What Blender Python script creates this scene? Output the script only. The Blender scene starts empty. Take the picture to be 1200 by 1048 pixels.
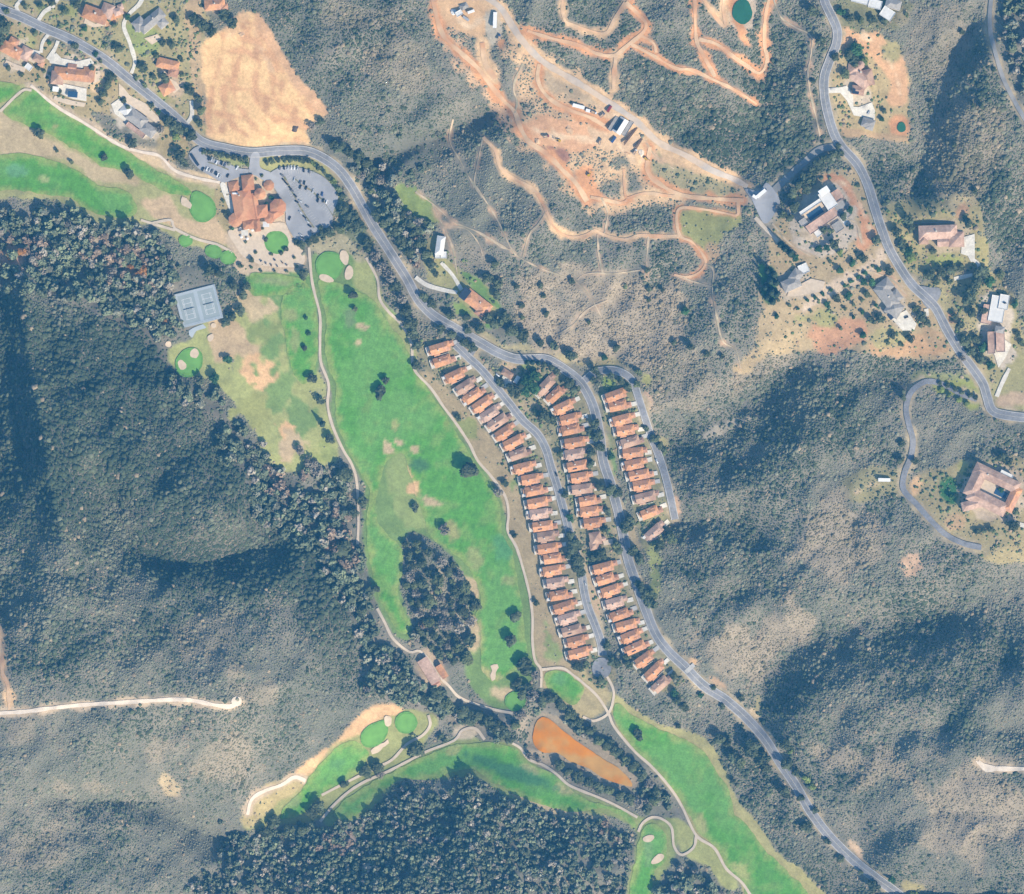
import bpy, math, random
import numpy as np
from mathutils import Vector
from mathutils.geometry import delaunay_2d_cdt

# ------------------------------------------------------------------ scene, camera, sky, sun, exposure
D = bpy.data
SC = bpy.context.scene
COL = SC.collection
R = math.radians
CAMZ = 4600.0                       # metres above the lowest valley floor
SUN_AZ, SUN_EL = 141.0, 35.5
SUN_STRENGTH, SKY_STRENGTH, EXPOSURE = 5.1, 0.11, 0.66
HAZE_DENSITY = 0.000036

cam = D.cameras.new('camera')
cam.sensor_width = 36
cam.angle = 2 * math.atan(600.0 / CAMZ)
cam.clip_start, cam.clip_end = 50.0, 60000.0
cam_o = D.objects.new('camera', cam)
cam_o.location = (0, 0, CAMZ)
COL.objects.link(cam_o)
SC.camera = cam_o

world = D.worlds.new('World')
SC.world = world
world.use_nodes = True
wn = world.node_tree
sky = wn.nodes.new('ShaderNodeTexSky')
sky.sky_type = 'NISHITA'
sky.sun_disc = False
sky.sun_elevation = R(SUN_EL)
sky.sun_rotation = R(SUN_AZ)
wn.links.new(sky.outputs[0], wn.nodes['Background'].inputs[0])
wn.nodes['Background'].inputs[1].default_value = SKY_STRENGTH

sl = D.lights.new('sun', 'SUN')
sl.energy = SUN_STRENGTH
sl.angle = R(0.5)
sl.color = (1.0, 0.895, 0.73)
so = D.objects.new('sun', sl)
sd = Vector((math.sin(R(SUN_AZ)) * math.cos(R(SUN_EL)), math.cos(R(SUN_AZ)) * math.cos(R(SUN_EL)), math.sin(R(SUN_EL))))
so.rotation_euler = sd.to_track_quat('Z', 'Y').to_euler()
so.location = sd * 3000
COL.objects.link(so)

vs = SC.view_settings
vs.view_transform = 'Standard'
vs.look = 'None'
vs.gamma = 1
vs.use_curve_mapping = False
vs.exposure = EXPOSURE
SC.render.engine = 'CYCLES'
SC.cycles.use_denoising = True
SC.cycles.max_bounces = 4
SC.cycles.diffuse_bounces = 2
SC.cycles.volume_bounces = 1

rng = np.random.default_rng(11)
pyr = random.Random(5)

# ------------------------------------------------------------------ noise
def _hash(ix, iy, seed):
    h = (ix.astype(np.int64) * 374761393 + iy.astype(np.int64) * 668265263 + seed * 1442695041) & 0x7fffffff
    h = ((h ^ (h >> 13)) * 1274126177) & 0x7fffffff
    return ((h ^ (h >> 16)) & 0xffff) / 65535.0

def vnoise(x, y, s, seed=0):
    x = np.asarray(x, float) / s; y = np.asarray(y, float) / s
    ix = np.floor(x); iy = np.floor(y)
    fx = x - ix; fy = y - iy
    fx = fx * fx * (3 - 2 * fx); fy = fy * fy * (3 - 2 * fy)
    a = _hash(ix, iy, seed); b = _hash(ix + 1, iy, seed); c = _hash(ix, iy + 1, seed); d = _hash(ix + 1, iy + 1, seed)
    return (a * (1 - fx) + b * fx) * (1 - fy) + (c * (1 - fx) + d * fx) * fy

def fbm(x, y, s, seed=0, o=4):
    t = 0; amp = 1; tot = 0
    for k in range(o):
        t = t + amp * vnoise(x, y, s / 2 ** k, seed + 17 * k); tot += amp; amp *= .55
    return t / tot

def sstep(a, b, x):
    t = np.clip((x - a) / (b - a), 0, 1)
    return t * t * (3 - 2 * t)

# ------------------------------------------------------------------ relief: a smooth surface through surveyed heights (plan x, plan y, metres)
HP = '''0,130,75 100,200,70 200,230,68 300,250,67 390,330,60 420,450,50 480,560,40 560,680,30 600,780,22 680,870,13 740,910,12 850,930,11 930,1040,5
440,900,30 330,950,38 560,880,20 300,430,60 350,520,52 400,600,42 540,440,62 620,560,50 660,700,40 700,780,32 680,480,68 690,600,55 740,720,43 780,790,37
750,470,80 770,560,66 780,620,57 200,130,79 350,180,77 430,250,74 500,360,71 580,405,72 690,450,73 730,620,53 800,790,38 900,880,28 1000,1000,20 1080,1060,14
450,60,122 540,10,150 600,60,150 640,150,130 760,190,125 880,235,130 700,60,160 800,30,166 860,100,150 970,100,152 975,30,160 870,15,162 895,85,138 893,140,130 905,190,122
840,150,148 780,110,158 740,240,113 640,270,106 560,230,95 500,250,84 600,330,88 700,340,90 800,300,113 830,300,116 760,400,88 820,450,94 860,420,105 900,400,121
940,320,134 960,260,141 1040,250,148 1000,350,138 1040,385,138 1085,350,140 1150,440,128 1100,280,150 1170,360,141 1130,410,134
790,510,67 850,490,77 900,452,89 940,424,104 830,590,84 870,550,93 950,500,118 1040,470,129 1060,450,128 1000,425,128 1060,425,132
785,612,58 845,606,76 890,640,80 960,600,106 1020,570,118 1060,565,122 1000,680,100 1070,660,112 1130,640,126 1160,580,140 1195,520,134
893,830,33 900,790,42 930,760,53 960,744,62 1000,727,73 1060,725,84 1130,715,98 930,840,58 980,805,77 1060,790,100 1150,760,121 1200,720,122 1000,900,72 1100,900,102 1190,900,125 1050,1000,60 1190,1000,100 950,905,40
840,770,53 870,720,72 960,700,86 800,705,62
1130,100,166 1070,170,138 1090,80,146 1070,210,137 1140,30,156 1180,150,172 1195,60,164 1100,0,150 1050,100,140 1180,300,150 1100,220,148 1190,420,128
40,30,95 100,60,97 180,30,106 250,10,112 300,100,98 300,160,89 240,60,100 400,100,112 390,30,126 450,186,92 510,165,100 570,128,114 450,150,106 540,80,132
30,370,100 50,500,142 66,590,163 78,625,168 100,700,178 0,440,96 -10,560,126 10,660,156 100,450,117 125,540,140 112,600,136 130,560,137 170,540,126 200,600,120 240,620,110
150,648,120 200,664,111 260,652,92 300,640,74 180,710,135 120,690,163 250,720,120 310,740,106 150,780,177 270,825,152 100,830,179 0,830,186 200,822,166
360,720,76 410,760,58 420,700,48 375,650,52 320,560,58 275,520,62 230,440,67 150,400,82 60,340,86 0,300,80 100,330,80 180,320,69 240,360,64
100,900,166 200,880,146 280,880,118 270,965,66 250,985,72 90,937,140 140,938,122 190,938,104 225,970,80 150,990,134 60,1000,160 0,950,174 330,880,82 400,845,60 450,830,46 350,800,95
300,985,56 400,985,58 450,955,48 560,930,42 650,960,34 730,990,23 500,1050,84 400,1060,76 600,1060,74 690,1020,46 290,1060,86 760,1040,18 810,1010,12 550,1000,62 840,1070,10'''
hp = np.array([[float(v) for v in t.split(',')] for t in HP.split()])
px_ = hp[:, :2] / 100.0
def _phi(r2):
    return np.where(r2 > 1e-9, r2 * np.log(r2 + 1e-12), 0)
n = len(hp)
d2 = ((px_[:, None] - px_[None]) ** 2).sum(-1)
A = np.zeros((n + 3, n + 3))
A[:n, :n] = _phi(d2) + np.eye(n) * 0.012
A[:n, n] = 1; A[:n, n + 1:] = px_
A[n, :n] = 1; A[n + 1:, :n] = px_.T
sol = np.linalg.solve(A, np.r_[hp[:, 2], 0, 0, 0])

GX0, GY0, GS = -420.0, -420.0, 4.0
gx = np.arange(GX0, 1625, GS); gy = np.arange(GY0, 1475, GS)
GXX, GYY = np.meshgrid(gx, gy)
qx = np.abs(GXX); qx = np.where(qx > 1200, 2400 - qx, qx) / 100; qy = np.abs(GYY); qy = np.where(qy > 1048, 2096 - qy, qy) / 100
HG = np.zeros(GXX.shape)
for i in range(GXX.shape[0]):
    p = np.stack([qx[i], qy[i]], 1)
    HG[i] = _phi(((p[:, None] - px_[None]) ** 2).sum(-1)) @ sol[:n] + sol[n] + p @ sol[n + 1:]

HG *= .83

# ------------------------------------------------------------------ plan geometry helpers
def pts(s):
    return [tuple(float(v) for v in t.split(',')) for t in s.split()]

def catmull(P, closed, step=3.0):
    P = [np.array(p, float) for p in P]
    m = len(P); out = []
    for i in range(m if closed else m - 1):
        p1, p2 = P[i], P[(i + 1) % m]
        p0 = P[i - 1] if (closed or i > 0) else 2 * p1 - p2
        p3 = P[(i + 2) % m] if (closed or i + 2 < m) else 2 * p2 - p1
        k = max(1, int(np.linalg.norm(p2 - p1) / step))
        for j in range(k):
            t = j / k
            out.append(.5 * (2 * p1 + (p2 - p0) * t + (2 * p0 - 5 * p1 + 4 * p2 - p3) * t * t + (3 * p1 - p0 - 3 * p2 + p3) * t ** 3))
    if not closed: out.append(P[-1])
    return np.array(out)

RX0, RY0, RS = -100.0, -100.0, 2.0
RW, RH = 700, 624
rxs = RX0 + RS * np.arange(RW); rys = RY0 + RS * np.arange(RH)
RXX, RYY = np.meshgrid(rxs, rys)

def poly_mask(P):
    P = np.array(P, float)
    m = np.zeros((RH, RW), bool)
    x0 = max(0, int((P[:, 0].min() - RX0) / RS)); x1 = min(RW, int((P[:, 0].max() - RX0) / RS) + 2)
    y0 = max(0, int((P[:, 1].min() - RY0) / RS)); y1 = min(RH, int((P[:, 1].max() - RY0) / RS) + 2)
    if x1 <= x0 or y1 <= y0: return m
    X = RXX[y0:y1, x0:x1]; Y = RYY[y0:y1, x0:x1]
    ins = np.zeros(X.shape, bool)
    for i in range(len(P)):
        ax, ay = P[i]; bx, by = P[(i + 1) % len(P)]
        if ay == by: continue
        c = ((ay > Y) != (by > Y)) & (X < (bx - ax) * (Y - ay) / (by - ay) + ax)
        ins ^= c
    m[y0:y1, x0:x1] = ins
    return m

def line_mask(P, w):
    m = np.zeros((RH, RW), bool); P = np.array(P, float)
    for a, b in zip(P[:-1], P[1:]):
        lo = np.minimum(a, b) - w; hi = np.maximum(a, b) + w
        x0 = max(0, int((lo[0] - RX0) / RS)); x1 = min(RW, int((hi[0] - RX0) / RS) + 2)
        y0 = max(0, int((lo[1] - RY0) / RS)); y1 = min(RH, int((hi[1] - RY0) / RS) + 2)
        if x1 <= x0 or y1 <= y0: continue
        X = RXX[y0:y1, x0:x1] - a[0]; Y = RYY[y0:y1, x0:x1] - a[1]
        d = b - a; L = d @ d + 1e-9
        t = np.clip((X * d[0] + Y * d[1]) / L, 0, 1)
        m[y0:y1, x0:x1] |= (X - t * d[0]) ** 2 + (Y - t * d[1]) ** 2 < w * w
    return m

def blur(m, r):
    m = m.astype(float)
    for _ in range(2):
        for ax in (0, 1):
            k = int(r)
            if k < 1: continue
            p = np.pad(m, [(k + 1, k) if a == ax else (0, 0) for a in (0, 1)], mode='edge')
            c = np.cumsum(p, axis=ax)
            hi = [slice(None)] * 2; lo = [slice(None)] * 2
            hi[ax] = slice(2 * k + 1, None); lo[ax] = slice(0, -(2 * k + 1))
            m = (c[tuple(hi)] - c[tuple(lo)]) / (2 * k + 1)
    return m

def rsample(F, x, y):
    u = np.clip((np.asarray(x) - RX0) / RS, 0, RW - 1.001); v = np.clip((np.asarray(y) - RY0) / RS, 0, RH - 1.001)
    i = u.astype(int); j = v.astype(int); fu = u - i; fv = v - j
    if F.ndim == 3: fu = fu[..., None]; fv = fv[..., None]
    return (F[j, i] * (1 - fu) + F[j, i + 1] * fu) * (1 - fv) + (F[j + 1, i] * (1 - fu) + F[j + 1, i + 1] * fu) * fv

# ------------------------------------------------------------------ traced plan of the valley
ROADS = {   # name: (centre line, width, walk)
 'main': (pts('-40,-10 0,10 25,20 52,33 82,46 120,68 150,92 175,112 205,137 226,158 240,168 263,174 294,179 326,177 357,177 378,185 397,199 412,219 425,242 437,264 460,300 477,327 490,351 508,370 535,386 560,400 585,414 607,421 637,421 652,427 666,436 680,448 690,464 697,482 703,510 707,540 715,565 722,590 728,615 736,655 747,687 757,715 769,744 784,764 803,782 825,804 850,820 875,842 897,867 911,889 932,920 950,951 972,980 1000,1008 1025,1028 1050,1046 1080,1070'), 9.5),
 'west street': (pts('534,404 550,420 563,432 580,452 597,473 613,493 630,509 640,527 646,548 653,570 659,592 666,618 674,645 681,670 685,695 690,714 698,734 704,752 706,768'), 8),
 'east street': (pts('684,447 695,438 707,434 720,434 733,439 742,448 748,465 755,487 763,511 772,534 780,559 786,584 791,609'), 7),
 'street link': (pts('562,402 555,410 550,420'), 6),
 'hill road': (pts('966,-20 966,0 975,20 981,35 980,52 972,72 966,92 967,117 975,150 985,170 1005,193 1017,217 1025,243 1032,265 1042,291 1057,317 1070,335 1086,350 1097,362 1110,387 1125,412 1140,432 1152,450 1157,466 1163,481 1180,487 1225,492'), 9),
 'side road': (pts('984,171 960,176 940,193 920,211 900,230 890,238'), 8),
 'estate road': (pts('1145,468 1127,462 1108,452 1091,447 1079,450 1067,461 1062,479 1065,497 1070,517 1067,537 1060,555 1059,574 1074,591 1091,610 1109,627 1129,637 1150,642'), 6.5),
 'ridge track': (pts('1162,-10 1160,30 1166,60 1175,90 1187,115 1204,145'), 5),
}
PATHS = [pts(s) for s in (
 '362,290 365,325 369,345 375,370 375,400 376,425 385,450 384,475 390,500 402,527 412,544 418,565 420,607 419,638',
 '429,302 442,327 445,350 455,365 470,380 482,402 485,432 505,455 520,477 535,497 550,520 560,540 577,560 592,582 596,602 595,622 605,641 612,663 620,694 624,722 624,751 627,774 634,785 634,806',
 '634,785 658,783 670,790 684,801 700,816 713,836 720,852 743,880 764,899 785,923 799,945 816,979 837,994 851,1018 869,1034 880,1050',
 '711,792 718,806 719,818 713,836 696,845 683,840',
 '816,979 813,993 799,1002 790,992 787,970 776,960 764,958 753,965 748,975',
 '442,713 450,728 461,749 480,764 492,763 505,776 515,793 526,804 538,817 560,826 580,832 601,836',
 '377,932 400,920 420,910 441,900 460,890 477,872 495,862 504,850 502,838',
 '375,963 390,945 410,927 430,915 455,904 482,890 502,880 532,868 542,856 557,854 568,867',
 '600,871 610,877 620,890 637,897 652,907 665,919 682,927 700,934 722,944 747,958',
 '37,106 25,107 0,131', '177,262 200,258 205,268 230,280 255,287 272,296', '165,258 205,270')]
SAND_TRACKS = [(pts(s), w) for s, w in (
 ('-20,837 0,836 30,834 60,830 100,826 150,823 200,820 225,821 250,826 270,828 279,822', 4.5),
 ('1146,893 1156,899 1170,901 1220,901', 5), ('290,955 295,937 310,927 330,920 345,911 358,915', 4),
 ('36,100 65,124 100,145 140,170 165,178 187,183 205,200 232,209 258,214', 3.5))]
TRAILS = [(pts(s), w) for s, w in (
 ('555,-12 585,8 600,30 610,45 625,62 640,75 665,90 690,105 710,118 730,131 750,146 772,167 803,182 835,200 860,210 876,219', 9),
 ('632,75 630,92 637,108 650,120 670,130 692,138 712,150', 6),
 ('506,-10 513,25 522,45 540,62 560,80 575,100 590,118 603,131 610,150 620,166 640,180 660,200 675,215 688,236', 6.5),
 ('565,50 569,75 580,92', 8), ('603,133 606,120 602,105 605,90 613,75', 3),
 ('618,36 635,42 650,46 680,54 700,63 720,65 737,52 752,40 757,28 745,14 733,3', 5),
 ('722,64 720,85 719,105', 6), ('740,52 765,65 792,80 810,82 837,94 860,105 887,122', 4.5), ('752,42 766,51 769,62', 3.5),
 ('659,-8 661,22 672,30 692,36 710,39 722,20 733,3', 4.5),
 ('814,-8 816,45 825,66 838,90', 5), ('819,46 840,52 860,67 875,77 890,86 899,72 896,50 897,20 903,-8', 5),
 ('820,-8 840,22 850,31 848,12 849,-8', 4.5), ('905,-5 915,20 932,32 950,42 951,60 947,85 950,112 957,140 961,160', 3.2),
 ('762,172 759,200 775,217 800,229 837,233 872,235', 6), ('731,198 732,220 735,232 755,227 795,231', 4.5), ('735,234 728,238 707,234 692,231', 4),
 ('865,237 864,252 850,250 820,245 795,246 796,275 810,283 822,296 827,309 817,321 803,325 790,322', 4),
 ('796,277 770,277 750,276 732,281 707,275 697,270 685,277 665,277 650,267 640,247 627,224 607,212 597,206 586,196 580,176 566,161', 4.5),
 ('827,309 836,317 835,342 840,372 847,400 862,410 868,432', 3), ('677,328 684,322 700,320 717,321 750,317', 2.5),
 ('548,205 570,237 585,262 600,293 611,303 637,316 672,328', 2.2), ('487,225 507,239 532,260 560,272 595,292', 2.4), ('507,240 519,265 530,290 536,322', 2.6),
 ('-3,735 2,770 3,790 9,803 11,832', 5), ('531,140 527,165 540,190 556,220', 2), ('758,168 770,185 790,198', 3),
 ('566,161 560,190 556,215 565,232', 2), ('600,293 590,291 575,281 560,272', 2), ('672,328 690,345 705,372', 2), ('800,325 812,330 835,336', 2.2), ('640,247 632,262 620,276 612,302', 2.2), ('700,275 702,300 706,320', 2.4), ('760,277 758,300 755,327', 2.6), ('705,232 712,250 708,275', 2.6), ('655,392 672,380 690,362 712,352', 2), ('520,265 545,268 560,284 566,300', 2), ('985,255 1003,262 1010,285', 3), ('905,262 925,285 950,300', 3), ('1062,345 1045,328 1020,318', 2.5))]

def circ(cx, cy, rx, ry=None, a=0, k=14):
    ry = ry or rx; c, s = math.cos(R(a)), math.sin(R(a))
    return [(cx + rx * math.cos(t) * c - ry * math.sin(t) * s, cy + rx * math.cos(t) * s + ry * math.sin(t) * c) for t in (2 * math.pi * i / k for i in range(k))]

FAIRWAYS = [pts(s) for s in (
 '-30,95 0,96 18,99 24,105 8,118 -30,126',
 '28,108 45,108 65,127 90,140 115,158 140,172 165,188 190,203 212,214 222,222 226,228 215,229 195,225 170,213 150,200 138,198 120,195 100,182 70,165 40,150 15,140 5,130',
 '-30,180 0,181 30,180 60,188 90,200 112,214 125,220 145,222 157,232 160,247 150,256 125,253 105,247 80,232 50,228 20,223 -30,222',
 '374,328 392,331 408,336 428,345 441,356 455,378 470,396 484,425 497,450 515,477 530,500 545,522 560,548 576,570 586,592 588,622 600,648 607,682 613,712 616,748 619,774 608,783 590,795 577,800 566,788 562,770 563,745 558,722 563,702 550,668 528,645 506,630 494,600 481,560 476,540 468,530 455,540 445,565 440,600 452,625 470,640 473,665 466,690 474,715 480,738 468,742 455,722 445,705 440,685 434,660 429,635 430,600 434,575 424,556 408,528 396,500 392,470 393,450 383,425 381,400 382,370 376,348',
 '724,824 740,837 770,853 797,864 822,878 842,908 856,932 862,955 874,966 898,997 923,1021 945,1046 955,1070 885,1070 871,1036 853,1017 841,994 820,977 802,945 787,922 764,898 745,880 727,855 720,838',
 '640,788 658,787 671,795 686,808 672,826 650,812 640,804',
 '392,949 412,931 432,919 455,907 495,887 532,873 550,872 570,870 600,875 620,893 650,908 665,922 690,939 722,947 745,962 744,970 732,961 710,948 675,952 625,940 592,925 562,907 548,901 525,907 500,915 470,913 450,927 432,941 412,958 396,958',
 '367,904 387,882 407,869 424,872 432,884 425,900 405,917 380,929 366,943 350,956 328,959 336,944 352,928 361,914',
 '757,967 771,967 781,983 782,1002 776,1014 767,1022 760,1060 738,1060 741,1025 746,1004 748,984',
 '332,345 352,330 368,345 372,370 373,400 372,420 366,440 355,452 345,440 338,420 334,395 330,370',
 '293,322 315,321 345,324 357,328 352,343 325,346 296,345')]
GREENS = [circ(386, 312, 14, 15, 10), pts('228,227 238,229 248,237 250,250 240,258 229,255 224,242'), circ(324, 284, 12, 11), circ(476, 847, 11, 11),
          pts('425,865 428,857 436,851 448,846 453,855 448,866 438,873 428,872'), circ(218, 282, 6, 5), circ(250, 295, 8, 6, 20), circ(267, 302, 7, 6, 20), circ(222, 425, 13, 16, 30), circ(604, 822, 10, 9)]
BUNKERS = [circ(383, 327, 11, 5, 22), circ(403, 302, 6, 10, -20), circ(410, 320, 6, 10, 8), pts('213,229 219,231 225,241 224,247 217,242 212,237'), circ(454, 845, 6, 7),
           pts('433,880 441,873 450,869 456,866 458,871 449,876 443,884 435,885'), pts('575,778 583,777 586,783 581,789 580,797 576,800 573,792 577,785'),
           circ(760, 983, 8, 4, -10), circ(771, 1007, 10, 5, -40), circ(227, 415, 5, 7, 20), circ(214, 427, 5, 7, -30), circ(247, 396, 4.5, 5), circ(250, 382, 4), circ(197, 404, 4)]
PONDS = {'brown': pts('625,857 631,843 642,842 662,858 682,873 702,886 725,901 738,914 741,922 730,920 710,913 690,901 670,893 655,883 637,882 626,873'),
         'green': circ(870, 14, 11.5, 15), 'small': circ(1057, 149, 5, 6)}
LOTS = {'upper': pts('221,181 234,171 241,183 262,190 280,197 293,199 291,203 274,210 262,214 246,206 231,196'),
        'main': pts('309,211 326,197 345,196 360,199 381,209 396,229 391,247 387,264 366,276 358,286 350,286 336,264 334,247 322,221'),
        'link': pts('295,180 304,180 305,196 318,203 312,212 300,206 292,202')}
GRADED = pts('237,52 260,35 280,17 295,14 310,26 330,60 350,90 383,130 375,138 357,152 364,170 330,173 290,173 258,169 240,160 243,120 235,90')
GROVE = pts('470,630 480,628 505,638 528,655 545,668 560,700 553,722 554,745 548,775 535,778 520,770 500,765 484,745 477,720 470,692 476,660')
DRIVES = (('23,16 19,8 24,0 28,-14', 'drive'), ('45,24 52,14 62,7 74,-10', 'drive'), ('154,86 158,72 152,50 145,30 152,16 164,4 170,-12', 'drive'), ('219,145 225,135 224,118', 'drive'), ('48,62 50,50 57,40', 'drive'), ('56,70 64,58 68,48', 'drive'),
              ('487,325 500,334 520,340 536,343', 'drive'), ('541,340 530,322 517,308', 'drive'), ('1168,465 1174,450 1183,432', 'drive'), ('1140,304 1147,310 1146,318', 'drive'), ('1118,327 1140,322', 'drive'), ('1188,612 1200,616 1222,618', 'drive'), ('885,255 897,268 912,283', 'path'))
FORECOURTS = ('27,54 38,58 48,60 46,66 34,62', '57,66 66,62 72,68 90,72 106,68 110,74 96,80 76,78 58,74', '64,96 80,100 102,104 101,119 84,116 66,108', '139,98 146,104 152,112 170,122 188,140 184,145 168,133 150,122 140,112',
          '971,104 985,102 992,100 999,108 1000,125 1007,125 1022,120 1026,130 1025,141 1010,137 1000,135 992,118 985,109 971,110', '1127,278 1142,274 1142,307 1137,307 1134,300 1127,298', '1045,372 1062,364 1074,380 1072,388 1058,388', '1083,362 1088,361 1089,370 1084,372', '1160,398 1168,392 1186,404 1178,420 1170,432 1166,418',
          '198,92 206,96 211,104 204,110 198,102', '925,340 950,327 968,330 962,342 940,346 922,348', '130,122 140,116 148,128 160,142 178,158 172,160 150,146 134,134', '618,500 622,504 620,507')
ROWS = {
 'A': pts('517,408,17 520,423,18 534.5,440,25 546.5,452.5,33 555.5,463.5,34 566.5,473,34 575,484.5,34 585,494,34 592,506.5,34 603,518,27 609,532,20 614.5,548,14 623,561.5,10 627.5,575,11 631.5,589,11 633,602,7 637.5,616.5,8 641.5,628.5,8 643.5,642.5,9 649,654.5,8 648.5,668.5,10 652.5,682.5,9 656.5,697.5,9 662,711,18 666.5,724.3,17 671.5,738.5,15 676.5,751,14 679.5,765,15'),
 'B': pts('640.3,451.8,47 652,462,42 661.7,476.8,26 668.4,491,15 670,503.5,12 675,518.5,9 674.2,531.9,8 678,545.8,11 681,559.3,9 683.5,573,7 690.5,586.8,10 692,599.3,5 696,612.7,7'),
 'C': pts('723,463,20 725.5,475.5,12 730.5,491.8,15 734.5,504.3,9 740,517.7,17 743,530.5,6 744.5,544,12 750.3,556.5,11 753.6,568.5,9 757.8,582.6,14 762.8,600.5,22 767.5,623,42'),
 'D': pts('708.5,665,15 711,678.4,17 716.8,691.7,19 721.8,706,15 727.7,720.1,19 735.2,732.6,15 740.2,745.2,22 746,758.5,24 756,772,36 767.7,785.5,44 775.5,801,42')}
COURT = pts('206,343 229,333 248,329 261,372 237,381 221,391')
FOOT = [(19, 62, 14), (84, 91, 22), (163, 144, 20), (178, 25, 17), (164, 32, 9), (112, 17, 14), (197, 77, 12), (196, 104, 9), (252, 6, 13), (558, 355, 19), (516, 290, 11), (594, 439, 12), (698, 632, 12), (503, 786, 14), (518, 787, 9), (1007, 93, 17), (1017, 145, 10), (960, 253, 26), (1102, 275, 22), (1040, 349, 19), (1168, 366, 18), (1175, 404, 14), (927, 333, 13), (1162, 577, 30), (1015, 5, 22), (727, 148, 13), (892, 228, 8), (1036, 562, 8)]
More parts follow.
